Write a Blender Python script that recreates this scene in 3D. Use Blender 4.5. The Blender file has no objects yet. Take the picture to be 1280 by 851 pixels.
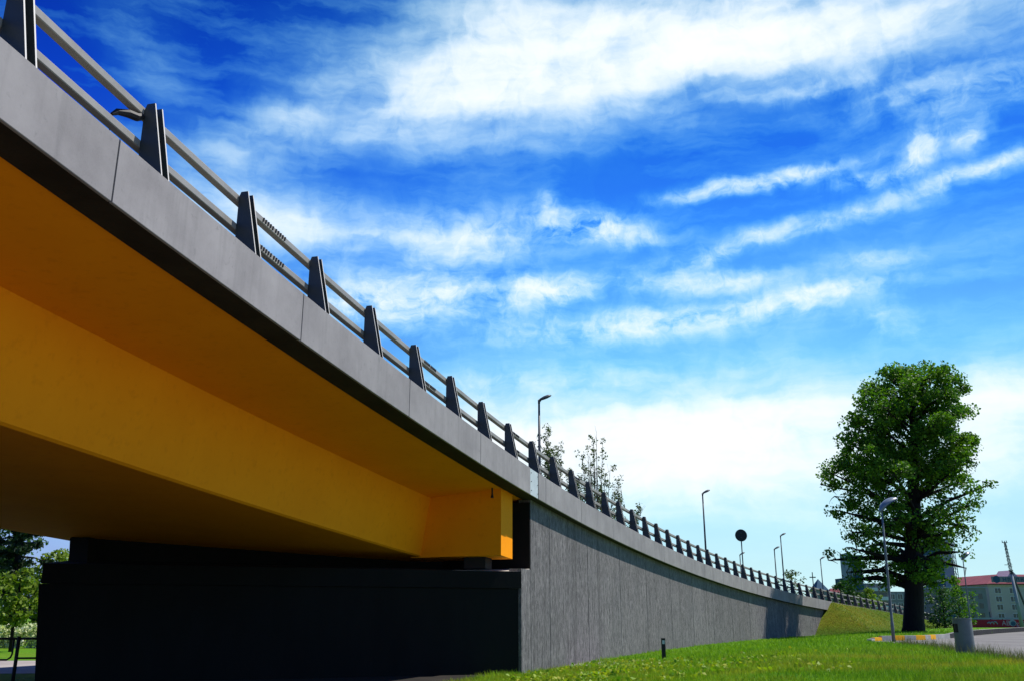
import bpy, math, random
import numpy as np
from mathutils import Vector, Matrix

random.seed(7)
rng = np.random.default_rng(11)
sc = bpy.context.scene
col = sc.collection
R = math.radians

# ------------------------------------------------------------------ camera
CAMZ = 1.65
PITCH = 0.29106
cd = bpy.data.cameras.new('camera')
cam = bpy.data.objects.new('camera', cd)
col.objects.link(cam)
cam.location = (0, 0, CAMZ)
cam.rotation_euler = (math.pi/2 + PITCH, 0, 0)
cd.sensor_width = 36.0
cd.lens = 36.0*1150/1280
cd.clip_start = 0.1
cd.clip_end = 6000
sc.camera = cam

# ------------------------------------------------------------------ world
SUN_AZ, SUN_EL = R(72), R(59)      # azimuth clockwise from +Y
w = bpy.data.worlds.new('World')
sc.world = w
w.use_nodes = True
nt = w.node_tree
for n in list(nt.nodes): nt.nodes.remove(n)
def N(tree, t, **kw):
    n = tree.nodes.new(t)
    for k, v in kw.items():
        if k == 'inp':
            for kk, vv in v.items(): n.inputs[kk].default_value = vv
        else: setattr(n, k, v)
    return n
def L(tree, a, b): tree.links.new(a, b)
def M(tree, op, a, b=None, c=None, clamp=False):
    n = tree.nodes.new('ShaderNodeMath'); n.operation = op; n.use_clamp = clamp
    for i, v in enumerate((a, b, c)):
        if v is None: continue
        if isinstance(v, (int, float)): n.inputs[i].default_value = v
        else: tree.links.new(v, n.inputs[i])
    return n.outputs[0]
def MIX(tree, f, a, b, mode='MIX'):
    n = tree.nodes.new('ShaderNodeMix'); n.data_type = 'RGBA'; n.blend_type = mode; n.clamp_factor = True
    for i, v in ((0, f), (6, a), (7, b)):
        if isinstance(v, (int, float)): n.inputs[i].default_value = v
        elif isinstance(v, tuple): n.inputs[i].default_value = v if len(v) == 4 else (*v, 1)
        else: tree.links.new(v, n.inputs[i])
    return n.outputs[2]
def RAMP(tree, f, stops, interp='LINEAR'):
    n = tree.nodes.new('ShaderNodeValToRGB'); cr = n.color_ramp; cr.interpolation = interp
    while len(cr.elements) > 1: cr.elements.remove(cr.elements[0])
    cr.elements[0].position = stops[0][0]
    c = stops[0][1]; cr.elements[0].color = (c, c, c, 1) if isinstance(c, (int, float)) else (*c, 1)
    for p, c in stops[1:]:
        e = cr.elements.new(p); e.color = (c, c, c, 1) if isinstance(c, (int, float)) else (*c, 1)
    tree.links.new(f, n.inputs[0]); return n.outputs[0]
def NOISE(tree, vec, scale, detail=4, rough=.5, dist=0.0, lac=2.0):
    n = tree.nodes.new('ShaderNodeTexNoise')
    n.inputs['Scale'].default_value = scale; n.inputs['Detail'].default_value = detail
    n.inputs['Roughness'].default_value = rough; n.inputs['Distortion'].default_value = dist
    n.inputs['Lacunarity'].default_value = lac
    if vec is not None: tree.links.new(vec, n.inputs['Vector'])
    return n

sky = N(nt, 'ShaderNodeTexSky', sky_type='NISHITA')
sky.sun_disc = False
sky.sun_elevation = SUN_EL
sky.sun_rotation = SUN_AZ
sky.altitude = 50; sky.air_density = 1.0; sky.dust_density = 0.6; sky.ozone_density = 3.0
tc = N(nt, 'ShaderNodeTexCoord')
sep = N(nt, 'ShaderNodeSeparateXYZ'); L(nt, tc.outputs['Generated'], sep.inputs[0])
DEG = 180/math.pi
az = M(nt, 'MULTIPLY', M(nt, 'ARCTAN2', sep.outputs[0], sep.outputs[1]), DEG)
el = M(nt, 'MULTIPLY', M(nt, 'ARCSINE', sep.outputs[2]), DEG)
# domain warp so that every cloud edge frays
cv = N(nt, 'ShaderNodeCombineXYZ'); L(nt, az, cv.inputs[0]); L(nt, el, cv.inputs[1])
wn = NOISE(nt, cv.outputs[0], 0.13, 4, .5)
ws = N(nt, 'ShaderNodeSeparateColor'); L(nt, wn.outputs['Color'], ws.inputs[0])
wn2 = NOISE(nt, cv.outputs[0], 0.8, 4, .5)
ws2 = N(nt, 'ShaderNodeSeparateColor'); L(nt, wn2.outputs['Color'], ws2.inputs[0])
ax = M(nt, 'ADD', M(nt, 'ADD', az, M(nt, 'MULTIPLY', M(nt, 'SUBTRACT', ws.outputs[0], .5), 5.0)), M(nt, 'MULTIPLY', M(nt, 'SUBTRACT', ws2.outputs[0], .5), 1.2))
ay = M(nt, 'ADD', M(nt, 'ADD', el, M(nt, 'MULTIPLY', M(nt, 'SUBTRACT', ws.outputs[1], .5), 1.6)), M(nt, 'MULTIPLY', M(nt, 'SUBTRACT', ws2.outputs[1], .5), .8))
# each cirrus bank: azimuth, elevation, half length, half width (degrees), tilt, density
BANKS = [
    (2.3, 33.6, 9.6, 3.5, 8, 1.35),
    (14.7, 34.1, 10.7, 2.4, 0, 1.05),
    (25.4, 32.5, 8.9, 2.2, -7, 0.9),
    (-4.5, 31.5, 6.2, 2.0, 9, 0.55),
    (-16.8, 28.6, 9.5, 1.6, 34, 0.28),
    (-13.4, 28.7, 5.9, 2.4, 31, 0.2),
    (-24.1, 30.6, 5.4, 1.6, -44, 0.1),
    (-10.7, 23.3, 9.0, 1.5, -2, 0.7),
    (-3.2, 23.1, 4.8, 1.3, 4, 0.6),
    (-6.8, 19.2, 5.5, 1.2, 4, 1.05),
    (-9.4, 18.5, 3.1, 0.8, 7, 0.5),
    (-15.8, 23.1, 5.1, 1.9, -14, 0.4),
    (5.9, 23.6, 3.3, 0.7, -7, 1.15),
    (2.7, 24.6, 1.1, 0.6, -48, 0.5),
    (2.5, 19.9, 2.4, 0.7, 3, 1.25),
    (0.5, 18.8, 1.8, 0.5, 0, 0.5),
    (16.5, 25.5, 4.2, 0.4, 4, 1.2),
    (26.7, 25.7, 1.4, 0.7, 24, 0.9),
    (29.5, 25.9, 0.8, 0.6, 39, 0.6),
    (23.3, 24.8, 2.7, 0.4, -2, 0.6),
    (21.7, 22.9, 11.3, 0.5, 8, 0.5),
    (30.4, 24.2, 3.2, 0.3, 4, 0.6),
    (12.5, 19.9, 3.7, 0.5, -3, 0.75),
    (13.6, 21.4, 4.0, 0.4, 19, 0.4),
    (23.0, 20.0, 2.0, 0.4, -3, 0.45),
    (13.4, 17.9, 8.2, 0.7, 4, 0.8),
    (18.8, 18.3, 2.6, 0.5, 2, 0.7),
    (4.7, 17.4, 8.2, 0.9, 2, 0.45),
    (23.2, 16.2, 2.2, 1.0, -7, 0.3),
    (0.5, 14.0, 5.6, 0.8, 4, 0.35),
    (9.5, 11.0, 11.9, 2.3, -1, 1.15),
    (-1.0, 10.4, 6.5, 2.3, -1, 0.95),
    (16.8, 11.0, 7.3, 1.8, -1, 0.9),
    (17.4, 7.9, 8.4, 2.5, -3, 0.75),
    (28.9, 11.4, 3.1, 2.2, 5, 1.0),
    (27.6, 8.0, 2.7, 2.6, -4, 0.6),
    (6.0, 8.4, 8.8, 2.0, -2, 0.8),
    (13.2, 15.1, 13.7, 1.5, -1, 0.22),
    (18.5, 19.9, 11.6, 2.8, 4, 0.16),
    (28.0, 28.5, 4.7, 1.3, -4, 0.35),
    (19.6, 30.5, 3.9, 0.5, -1, 0.3),
]
tot = None; soft = None
for (a0, e0, hl, hw, rot, st) in BANKS:
    c_, s_ = math.cos(R(rot)), math.sin(R(rot))
    dx = M(nt, 'SUBTRACT', ax, a0); dy = M(nt, 'SUBTRACT', ay, e0)
    p = M(nt, 'MULTIPLY_ADD', dx, c_/hl, M(nt, 'MULTIPLY', dy, s_/hl))
    q = M(nt, 'MULTIPLY_ADD', dx, -s_/hw, M(nt, 'MULTIPLY', dy, c_/hw))
    r2 = M(nt, 'MULTIPLY_ADD', p, p, M(nt, 'MULTIPLY', q, q))
    g = M(nt, 'MULTIPLY', M(nt, 'EXPONENT', M(nt, 'MULTIPLY', r2, -.85)), st)
    if hw >= 1.5: soft = g if soft is None else M(nt, 'ADD', soft, g)
    else: tot = g if tot is None else M(nt, 'ADD', tot, g)
# fibres: noise stretched along the drift of the cirrus
fm = N(nt, 'ShaderNodeMapping'); fm.inputs['Rotation'].default_value = (0, 0, R(-10)); fm.inputs['Scale'].default_value = (.20, .95, 1)
cv2 = N(nt, 'ShaderNodeCombineXYZ'); L(nt, ax, cv2.inputs[0]); L(nt, ay, cv2.inputs[1])
L(nt, cv2.outputs[0], fm.inputs[0])
fib = NOISE(nt, fm.outputs[0], .6, 8, .58, .0).outputs[0]
fib2 = NOISE(nt, cv2.outputs[0], .42, 9, .60, .5).outputs[0]
tex = M(nt, 'ADD', M(nt, 'MULTIPLY', RAMP(nt, fib, [(.36, 0.0), (.66, 1.0)]), .62), M(nt, 'MULTIPLY', RAMP(nt, fib2, [(.40, 0.0), (.64, 1.0)]), .60))
dens = M(nt, 'MULTIPLY', tot, M(nt, 'MULTIPLY_ADD', tex, 1.3, .04))
fine = NOISE(nt, cv2.outputs[0], 1.5, 7, .62, .6).outputs[0]
dens = M(nt, 'MULTIPLY', dens, M(nt, 'MULTIPLY_ADD', RAMP(nt, fine, [(.36, 0.0), (.64, 1.0)]), .5, .75))
smooth = NOISE(nt, fm.outputs[0], .42, 5, .5).outputs[0]
sdens = M(nt, 'MULTIPLY', soft, M(nt, 'MULTIPLY_ADD', RAMP(nt, smooth, [(.36, 0.0), (.62, 1.0)]), .85, .42))
sdens = M(nt, 'ADD', sdens, M(nt, 'MULTIPLY', M(nt, 'SUBTRACT', soft, .7), .8, clamp=True))
dens = M(nt, 'ADD', dens, M(nt, 'MULTIPLY', sdens, M(nt, 'MULTIPLY_ADD', tex, .65, .5)))
veil = M(nt, 'MULTIPLY', RAMP(nt, fib, [(.46, 0.0), (.85, 1.0)]), .16)
dens = M(nt, 'ADD', dens, veil)
# dens -> opacity with a soft shoulder
op = M(nt, 'SUBTRACT', 1.0, M(nt, 'EXPONENT', M(nt, 'MULTIPLY', dens, -1.35)), clamp=True)
eln = M(nt, 'DIVIDE', el, 45.0, clamp=True)
tint = RAMP(nt, eln, [(0.0, (1.5, 2.2, 3.0)), (.067, (1.45, 1.84, 2.07)), (.178, (1.7, 2.0, 1.95)), (.333, (.90, 1.9, 2.25)), (.511, (.24, 1.08, 2.6)), (.667, (.06, .60, 2.15)), (.8, (.03, .38, 1.55)), (1.0, (.04, .30, 1.3))])
azn = M(nt, 'MULTIPLY_ADD', az, 1/80, .5, clamp=True)
tint2 = RAMP(nt, azn, [(0.08, (.52, .46, .82)), (.38, (.82, .80, 1.0)), (.55, (1.0, 1.0, 1.0)), (.9, (.80, .82, .84))])
skyc = MIX(nt, 1.0, sky.outputs[0], tint, 'MULTIPLY')
skyc = MIX(nt, 1.0, skyc, tint2, 'MULTIPLY')
cloudc = MIX(nt, 0.0, (12.6, 13.0, 13.4), (1, 1, 1))
# thin cirrus scatters the blue first, the red last
opc = N(nt, 'ShaderNodeSeparateColor'); L(nt, skyc, opc.inputs[0])
chan = []
for k_, (ex_, cl_) in enumerate(zip((1.55, .95, .80), (12.6, 13.0, 13.4))):
    o_ = M(nt, 'POWER', op, ex_); s_ = opc.outputs[k_]
    chan.append(M(nt, 'ADD', M(nt, 'MULTIPLY', s_, M(nt, 'SUBTRACT', 1.0, o_)), M(nt, 'MULTIPLY', o_, cl_)))
fc_ = N(nt, 'ShaderNodeCombineColor')
for k_ in range(3): L(nt, chan[k_], fc_.inputs[k_])
fin = fc_.outputs[0]
bg = N(nt, 'ShaderNodeBackground'); bg.inputs[1].default_value = 0.064
L(nt, fin, bg.inputs[0])
wo = N(nt, 'ShaderNodeOutputWorld'); L(nt, bg.outputs[0], wo.inputs[0])

# ------------------------------------------------------------------ sun
sd = bpy.data.lights.new('sun', 'SUN'); sun = bpy.data.objects.new('sun', sd); col.objects.link(sun)
sd.energy = 5.0; sd.angle = R(.5); sd.color = (1.0, .95, .86)
sdir = Vector((math.sin(SUN_AZ)*math.cos(SUN_EL), math.cos(SUN_AZ)*math.cos(SUN_EL), math.sin(SUN_EL)))
sun.rotation_euler = sdir.to_track_quat('Z', 'Y').to_euler()
sun.location = (40, 20, 60)
sc.view_settings.view_transform = 'Standard'
sc.view_settings.look = 'None'
sc.view_settings.gamma = 1.0
sc.view_settings.exposure = 0.38
sc.render.engine = 'CYCLES'
sc.cycles.max_bounces = 6

# ------------------------------------------------------------------ helpers
class MB:
    """collects shapes, links them as ONE mesh object"""
    def __init__(s): s.v = []; s.f = []; s.m = []
    def add(s, vs, fs, m=0):
        b = len(s.v); s.v += [tuple(p) for p in vs]; s.f += [tuple(b+i for i in f) for f in fs]; s.m += [m]*len(fs)
    def box(s, x0, x1, y0, y1, z0, z1, m=0, rz=0, at=(0, 0, 0), bev=0):
        vs = [(x, y, z) for z in (z0, z1) for y in (y0, y1) for x in (x0, x1)]
        c, n = math.cos(rz), math.sin(rz)
        vs = [(at[0]+x*c-y*n, at[1]+x*n+y*c, at[2]+z) for x, y, z in vs]
        s.add(vs, [(0, 2, 3, 1), (4, 5, 7, 6), (0, 1, 5, 4), (2, 6, 7, 3), (0, 4, 6, 2), (1, 3, 7, 5)], m)
    def prism(s, pts, z0, z1, m=0):
        n = len(pts); vs = [(x, y, z0) for x, y in pts]+[(x, y, z1) for x, y in pts]
        fs = [tuple(range(n-1, -1, -1)), tuple(range(n, 2*n))]+[(i, (i+1) % n, n+(i+1) % n, n+i) for i in range(n)]
        s.add(vs, fs, m)
    def tube(s, pts, rad, k=8, m=0, cap=True):
        pts = [Vector(p) for p in pts]; n = len(pts)
        if not isinstance(rad, (list, tuple)): rad = [rad]*n
        vs = []; pv = None
        for i, p in enumerate(pts):
            t = (pts[min(i+1, n-1)]-pts[max(i-1, 0)]).normalized()
            if pv is None: a = t.cross(Vector((0, 0, 1)) if abs(t.z) < .9 else Vector((1, 0, 0))).normalized()
            else: a = (pv-t*pv.dot(t)).normalized()
            pv = a; b = t.cross(a)
            for j in range(k):
                th = 2*math.pi*j/k; vs.append(p+(a*math.cos(th)+b*math.sin(th))*rad[i])
        fs = [(i*k+j, i*k+(j+1) % k, (i+1)*k+(j+1) % k, (i+1)*k+j) for i in range(n-1) for j in range(k)]
        if cap: fs += [tuple(range(k-1, -1, -1)), tuple((n-1)*k+j for j in range(k))]
        s.add(vs, fs, m)
    def sweep(s, prof, s0, s1, step=.5, mats=None, zfun=None):
        """closed profile of (inward offset, height) swept along the road edge"""
        n = max(1, int(math.ceil((s1-s0)/step))); k = len(prof); vs = []
        for i in range(n+1):
            t = s0+(s1-s0)*i/n
            for o, dz in prof: vs.append(pt(t, o, dz) if zfun is None else zfun(t, o, dz))
        fs = []; ms = []
        for i in range(n):
            for j in range(k):
                fs.append((i*k+j, (i+1)*k+j, (i+1)*k+(j+1) % k, i*k+(j+1) % k)); ms.append(mats[j] if mats else 0)
        fs += [tuple(range(k)), tuple(n*k+j for j in range(k-1, -1, -1))]; ms += [0, 0]
        b = len(s.v); s.v += vs; s.f += [tuple(b+i for i in f) for f in fs]; s.m += ms
    def build(s, name, mats, parent=None, smooth=False, loc=None):
        me = bpy.data.meshes.new(name); me.from_pydata(s.v, [], s.f); 
        if not isinstance(mats, (list, tuple)): mats = [mats]
        for mm in mats: me.materials.append(mm)
        me.polygons.foreach_set('material_index', s.m)
        if smooth: me.polygons.foreach_set('use_smooth', [True]*len(s.f))
        me.update()
        o = bpy.data.objects.new(name, me); col.objects.link(o)
        if parent is not None: o.parent = parent; 
        if loc is not None: o.location = loc
        return o
def tag(o, label=None, cat=None, group=None, kind=None):
    if label: o['label'] = label
    if cat: o['category'] = cat
    if group: o['group'] = group
    if kind: o['kind'] = kind
    return o
def empty(name, loc=(0, 0, 0), rz=0):
    o = bpy.data.objects.new(name, None); col.objects.link(o); o.location = loc; o.rotation_euler = (0, 0, rz); o.empty_display_size = .3
    return o

# the outer top edge of the carriageway, one point per railing post (2.5 m), s = 0 at the first post in view
PATH = [(-11.93, -25.66, 9.41), (-11.54, -23.19, 9.26), (-11.14, -20.72, 9.12), (-10.72, -18.26, 8.97), (-10.29, -15.80, 8.82), (-9.84, -13.34, 8.68),
(-9.38, -10.88, 8.53), (-8.90, -8.42, 8.38), (-8.41, -5.97, 8.24), (-7.91, -3.52, 8.09), (-7.39, -1.08, 7.94), (-6.86, 1.36, 7.80), (-6.31, 3.80,
7.65), (-5.75, 6.24, 7.50), (-5.17, 8.67, 7.36), (-4.58, 11.10, 7.21), (-3.97, 13.52, 7.07), (-3.33, 15.94, 6.92), (-2.67, 18.35, 6.78), (-1.98,
20.76, 6.64), (-1.28, 23.16, 6.51), (-0.55, 25.55, 6.37), (0.20, 27.93, 6.24), (0.97, 30.31, 6.12), (1.77, 32.68, 6.00), (2.58, 35.04, 5.88), (3.41,
37.40, 5.77), (4.27, 39.75, 5.66), (5.14, 42.09, 5.55), (6.04, 44.43, 5.44), (6.95, 46.75, 5.33), (7.89, 49.07, 5.22), (8.84, 51.38, 5.11), (9.82,
53.68, 5.00), (10.82, 55.98, 4.89), (11.84, 58.26, 4.78), (12.88, 60.53, 4.67), (13.94, 62.79, 4.56), (15.03, 65.04, 4.44), (16.15, 67.28, 4.33),
(17.28, 69.51, 4.21), (18.44, 71.72, 4.10), (19.63, 73.92, 3.98), (20.84, 76.11, 3.87), (22.07, 78.28, 3.75), (23.33, 80.45, 3.64), (24.60, 82.60,
3.53), (25.89, 84.74, 3.42), (27.20, 86.87, 3.32), (28.53, 88.99, 3.22), (29.86, 91.10, 3.12), (31.22, 93.20, 3.02), (32.58, 95.30, 2.93), (33.95,
97.39, 2.84), (35.34, 99.47, 2.75), (36.74, 101.54, 2.67), (38.14, 103.61, 2.58), (39.55, 105.67, 2.48), (40.97, 107.73, 2.39), (42.39, 109.79, 2.29),
(43.82, 111.84, 2.19), (45.25, 113.89, 2.09), (46.69, 115.94, 1.98), (48.12, 117.99, 1.87), (49.55, 120.03, 1.75), (50.99, 122.08, 1.63), (52.42,
124.13, 1.51), (53.85, 126.18, 1.38), (55.29, 128.23, 1.25), (56.72, 130.28, 1.11), (58.14, 132.33, 0.97), (59.57, 134.38, 0.83), (61.00, 136.44,
0.69), (62.42, 138.49, 0.54), (63.84, 140.55, 0.40), (65.27, 142.60, 0.25), (66.69, 144.66, 0.10)]
NPRE = 14
def P(s):
    t = s+NPRE; i = int(min(max(math.floor(t), 1), len(PATH)-3)); a = t-i
    p0, p1, p2, p3 = PATH[i-1:i+3]
    q = [.5*(2*p1[k]+(-p0[k]+p2[k])*a+(2*p0[k]-5*p1[k]+4*p2[k]-p3[k])*a*a+(-p0[k]+3*p1[k]-3*p2[k]+p3[k])*a**3) for k in range(3)]
    d = [.5*((-p0[k]+p2[k])+2*(2*p0[k]-5*p1[k]+4*p2[k]-p3[k])*a+3*(-p0[k]+3*p1[k]-3*p2[k]+p3[k])*a*a) for k in range(2)]
    h = math.hypot(*d); T = (d[0]/h, d[1]/h)
    return q, T, (-T[1], T[0])
def pt(s, o=0, dz=0):
    q, T, Nn = P(s)
    return (q[0]+Nn[0]*o, q[1]+Nn[1]*o, q[2]+dz)
def ss(x): x = min(max(x, 0), 1); return x*x*(3-2*x)
PY = [p[1] for p in PATH]; PX = [p[0] for p in PATH]
def G(x, y):
    xw = float(np.interp(y, PY, PX))
    if y > PY[-1]: xw = PX[-1]+(y-PY[-1])*.66
    g = .45*ss((x-xw-1)/8)
    g = g*(1-ss((y-103)/14))+.10*ss((y-103)/14)*(1 if x > xw else ss((x-xw+20)/20))
    return g*ss((y-14)/8)

# ------------------------------------------------------------------ materials
def mat(name, base=(.5, .5, .5), rough=.8, spec=.3, metal=0.0):
    m = bpy.data.materials.new(name); m.use_nodes = True; t = m.node_tree
    b = t.nodes['Principled BSDF']; b.inputs['Base Color'].default_value = (*base, 1); b.inputs['Roughness'].default_value = rough
    b.inputs['Specular IOR Level'].default_value = spec; b.inputs['Metallic'].default_value = metal
    return m, t, b
def bump(t, b, h, strength=.3, dist=.02):
    n = t.nodes.new('ShaderNodeBump'); n.inputs['Strength'].default_value = strength; n.inputs['Distance'].default_value = dist
    t.links.new(h, n.inputs['Height']); t.links.new(n.outputs[0], b.inputs['Normal'])
def OC(t): return t.nodes.new('ShaderNodeTexCoord').outputs['Object']
def POS(t): return t.nodes.new('ShaderNodeNewGeometry').outputs['Position']
def MAP(t, v, sc_=(1, 1, 1), rot=(0, 0, 0)):
    n = t.nodes.new('ShaderNodeMapping'); n.inputs['Scale'].default_value = sc_; n.inputs['Rotation'].default_value = rot
    t.links.new(v, n.inputs[0]); return n.outputs[0]
def mottled(name, c1, c2, scale=1.0, rough=.85, spec=.25, bstr=.2, bscale=30, stretch=(1, 1, 1), lo=.35, hi=.65, metal=0, c3=None, bdist=.01):
    m, t, b = mat(name, c1, rough, spec, metal)
    v = MAP(t, POS(t), stretch)
    n = NOISE(t, v, scale, 6, .62)
    c = MIX(t, RAMP(t, n.outputs[0], [(lo, 0.0), (hi, 1.0)]), c1, c2)
    if c3:
        n3 = NOISE(t, v, scale*7.3, 4, .6)
        c = MIX(t, M(t, 'MULTIPLY', RAMP(t, n3.outputs[0], [(.55, 0.0), (.72, 1.0)]), .6), c, c3)
    t.links.new(c, b.inputs['Base Color'])
    if bstr: bump(t, b, NOISE(t, v, bscale, 5, .6).outputs[0], bstr, bdist)
    return m

# smooth precast fascia concrete, with pin holes and rain marks
def m_fascia():
    m, t, b = mat('precast_concrete', rough=.82, spec=.25); v = POS(t)
    base = MIX(t, RAMP(t, NOISE(t, v, .9, 6, .65).outputs[0], [(.3, 0.0), (.7, 1.0)]), (.20, .188, .192), (.31, .295, .298))
    st = NOISE(t, MAP(t, v, (5, 5, .35)), 1.0, 5, .6).outputs[0]
    base = MIX(t, M(t, 'MULTIPLY', RAMP(t, st, [(.5, 0.0), (.75, 1.0)]), .35), base, (.12, .117, .12))
    sp = NOISE(t, v, 9.0, 3, .6).outputs[0]
    base = MIX(t, M(t, 'MULTIPLY', RAMP(t, sp, [(.62, 0.0), (.72, 1.0)]), .5), base, (.16, .155, .16))
    fn = NOISE(t, v, 55, 3, .6).outputs[0]
    base = MIX(t, M(t, 'MULTIPLY', RAMP(t, fn, [(.35, 0.0), (.65, 1.0)]), .22), base, (.30, .292, .298))
    oi = t.nodes.new('ShaderNodeObjectInfo'); base = MIX(t, M(t, 'MULTIPLY', oi.outputs['Random'], .16), base, (.10, .098, .10))
    t.links.new(base, b.inputs['Base Color']); bump(t, b, fn, .15, .006)
    return m
# board-marked / ribbed dark cast wall
def m_wall():
    m, t, b = mat('ribbed_concrete', rough=.9, spec=.2); v = POS(t)
    rib = NOISE(t, MAP(t, v, (1, 1, .17)), 6.0, 8, .8).outputs[0]
    rib2 = NOISE(t, MAP(t, v, (1, 1, .30)), 15, 5, .8).outputs[0]
    big = NOISE(t, v, .35, 4, .6).outputs[0]
    c = MIX(t, RAMP(t, rib, [(.36, 0.0), (.64, 1.0)]), (.045, .042, .044), (.215, .202, .205))
    c = MIX(t, M(t, 'MULTIPLY', RAMP(t, rib2, [(.48, 0.0), (.62, 1.0)]), .6), c, (.40, .38, .38))
    c = MIX(t, M(t, 'MULTIPLY', RAMP(t, rib2, [(.3, 1.0), (.44, 0.0)]), .4), c, (.04, .04, .045))
    c = MIX(t, M(t, 'MULTIPLY', RAMP(t, big, [(.4, 0.0), (.7, 1.0)]), .35), c, (.10, .10, .105))
    oi = t.nodes.new('ShaderNodeObjectInfo'); c = MIX(t, M(t, 'MULTIPLY', oi.outputs['Random'], .22), c, (.045, .044, .048))
    st = NOISE(t, MAP(t, v, (1.6, 1.6, .06)), 1.0, 4, .6).outputs[0]
    c = MIX(t, M(t, 'MULTIPLY', RAMP(t, st, [(.52, 0.0), (.70, 1.0)]), .42), c, (.055, .053, .052))
    t.links.new(c, b.inputs['Base Color'])
    hh = M(t, 'ADD', rib, M(t, 'MULTIPLY', rib2, .6)); bump(t, b, hh, .85, .05)
    return m
def m_leaf(name, ca, cb, cc, tr=.35):
    m = bpy.data.materials.new(name); m.use_nodes = True; t = m.node_tree; b = t.nodes['Principled BSDF']
    g = t.nodes.new('ShaderNodeNewGeometry')
    c = RAMP(t, g.outputs['Random Per Island'], [(0, ca), (.55, cb), (1, cc)])
    cl = NOISE(t, g.outputs['Position'], .55, 3, .6).outputs[0]
    c = MIX(t, M(t, 'MULTIPLY', RAMP(t, cl, [(.4, 0.0), (.65, 1.0)]), .5), c, cc)
    t.links.new(c, b.inputs['Base Color']); b.inputs['Roughness'].default_value = .55; b.inputs['Specular IOR Level'].default_value = .25
    tl = t.nodes.new('ShaderNodeBsdfTranslucent'); c2 = MIX(t, 1.0, c, (1.2, 1.3, .5), 'MULTIPLY'); t.links.new(c2, tl.inputs[0])
    mx = t.nodes.new('ShaderNodeMixShader'); mx.inputs[0].default_value = tr
    t.links.new(b.outputs[0], mx.inputs[1]); t.links.new(tl.outputs[0], mx.inputs[2])
    t.links.new(mx.outputs[0], t.nodes['Material Output'].inputs[0])
    return m
def m_ground():
    m, t, b = mat('turf', rough=.95, spec=.1); v = POS(t)
    n1 = NOISE(t, v, .12, 5, .6).outputs[0]; n2 = NOISE(t, v, 1.1, 6, .7).outputs[0]; n3 = NOISE(t, v, 14, 4, .7).outputs[0]
    c = MIX(t, RAMP(t, n2, [(.35, 0.0), (.65, 1.0)]), (.05, .15, .004), (.11, .25, .008))
    c = MIX(t, M(t, 'MULTIPLY', RAMP(t, n1, [(.45, 0.0), (.68, 1.0)]), .5), c, (.17, .21, .012))
    c = MIX(t, M(t, 'MULTIPLY', RAMP(t, n3, [(.4, 0.0), (.7, 1.0)]), .4), c, (.02, .05, .003))
    t.links.new(c, b.inputs['Base Color']); bump(t, b, n3, .6, .05)
    return m
def m_bank():
    m, t, b = mat('dry_bank_turf', rough=.95, spec=.1); v = POS(t)
    n1 = NOISE(t, v, .10, 3, .5).outputs[0]; n2 = NOISE(t, v, .9, 6, .75).outputs[0]; n3 = NOISE(t, v, 5, 5, .8).outputs[0]
    c = MIX(t, RAMP(t, n2, [(.3, 0.0), (.7, 1.0)]), (.11, .20, .008), (.20, .20, .012))
    # greener towards its low right-hand end and along its toe
    sp_ = t.nodes.new('ShaderNodeSeparateXYZ'); t.links.new(v, sp_.inputs[0])
    f = M(t, 'ADD', M(t, 'MULTIPLY', M(t, 'SUBTRACT', sp_.outputs[1], 93), .09), M(t, 'MULTIPLY', M(t, 'SUBTRACT', n2, .5), 1.2), clamp=True)
    c = MIX(t, f, c, (.09, .17, .01))
    f2 = M(t, 'ADD', M(t, 'MULTIPLY', M(t, 'SUBTRACT', .9, sp_.outputs[2]), 1.6), M(t, 'MULTIPLY', M(t, 'SUBTRACT', n2, .5), 1.0), clamp=True)
    c = MIX(t, f2, c, (.06, .15, .008))
    c = MIX(t, M(t, 'MULTIPLY', RAMP(t, n3, [(.4, 0.0), (.62, 1.0)]), .55), c, (.085, .06, .006))
    t.links.new(c, b.inputs['Base Color']); bump(t, b, n3, 1.0, .3)
    return m
def m_grass():
    m = m_leaf('grass_blades', (.06, .18, .004), (.15, .36, .008), (.30, .48, .016), .42); t = m.node_tree
    b = t.nodes['Principled BSDF']; tl = next(n for n in t.nodes if n.type == 'BSDF_TRANSLUCENT')
    src = b.inputs['Base Color'].links[0].from_socket; g = POS(t)
    sp = t.nodes.new('ShaderNodeSeparateXYZ'); t.links.new(g, sp.inputs[0])
    near = M(t, 'MULTIPLY', M(t, 'SUBTRACT', 39.0, sp.outputs[1]), .13, clamp=True)
    n1 = NOISE(t, MAP(t, g, (.5, 1, 1)), .5, 5, .65).outputs[0]
    f = M(t, 'MULTIPLY', M(t, 'MULTIPLY', RAMP(t, n1, [(.44, 0.0), (.60, 1.0)]), near), .62)
    c = MIX(t, f, src, (.42, .34, .03))
    n2 = NOISE(t, g, .16, 4, .6).outputs[0]
    c = MIX(t, M(t, 'MULTIPLY', RAMP(t, n2, [(.42, 0.0), (.62, 1.0)]), .28), c, (.04, .14, .004))
    t.links.new(c, b.inputs['Base Color']); t.links.new(c, tl.inputs[0])
    return m
def plain(name, c, r=.6, s=.4, me=0.0): return mat(name, c, r, s, me)[0]
MT = {}
MT['fascia'] = m_fascia(); MT['wall'] = m_wall(); MT['turf'] = m_ground(); MT['bank'] = m_bank()
MT['joint'] = plain('joint_grout', (.10, .095, .09), .95, .1)
MT['soffit'] = mottled('shade_dark_soffit', (.012, .010, .009), (.028, .023, .018), 1.2, c3=(.008, .007, .006))  # edge beam concrete blackened: underside shade painted into its colour
MT['yellow'] = mottled('yellow_paint', (.97, .325, .006), (.92, .298, .005), .8, rough=.75, spec=.08, bstr=.12, bscale=18, c3=(.82, .25, .005))
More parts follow.
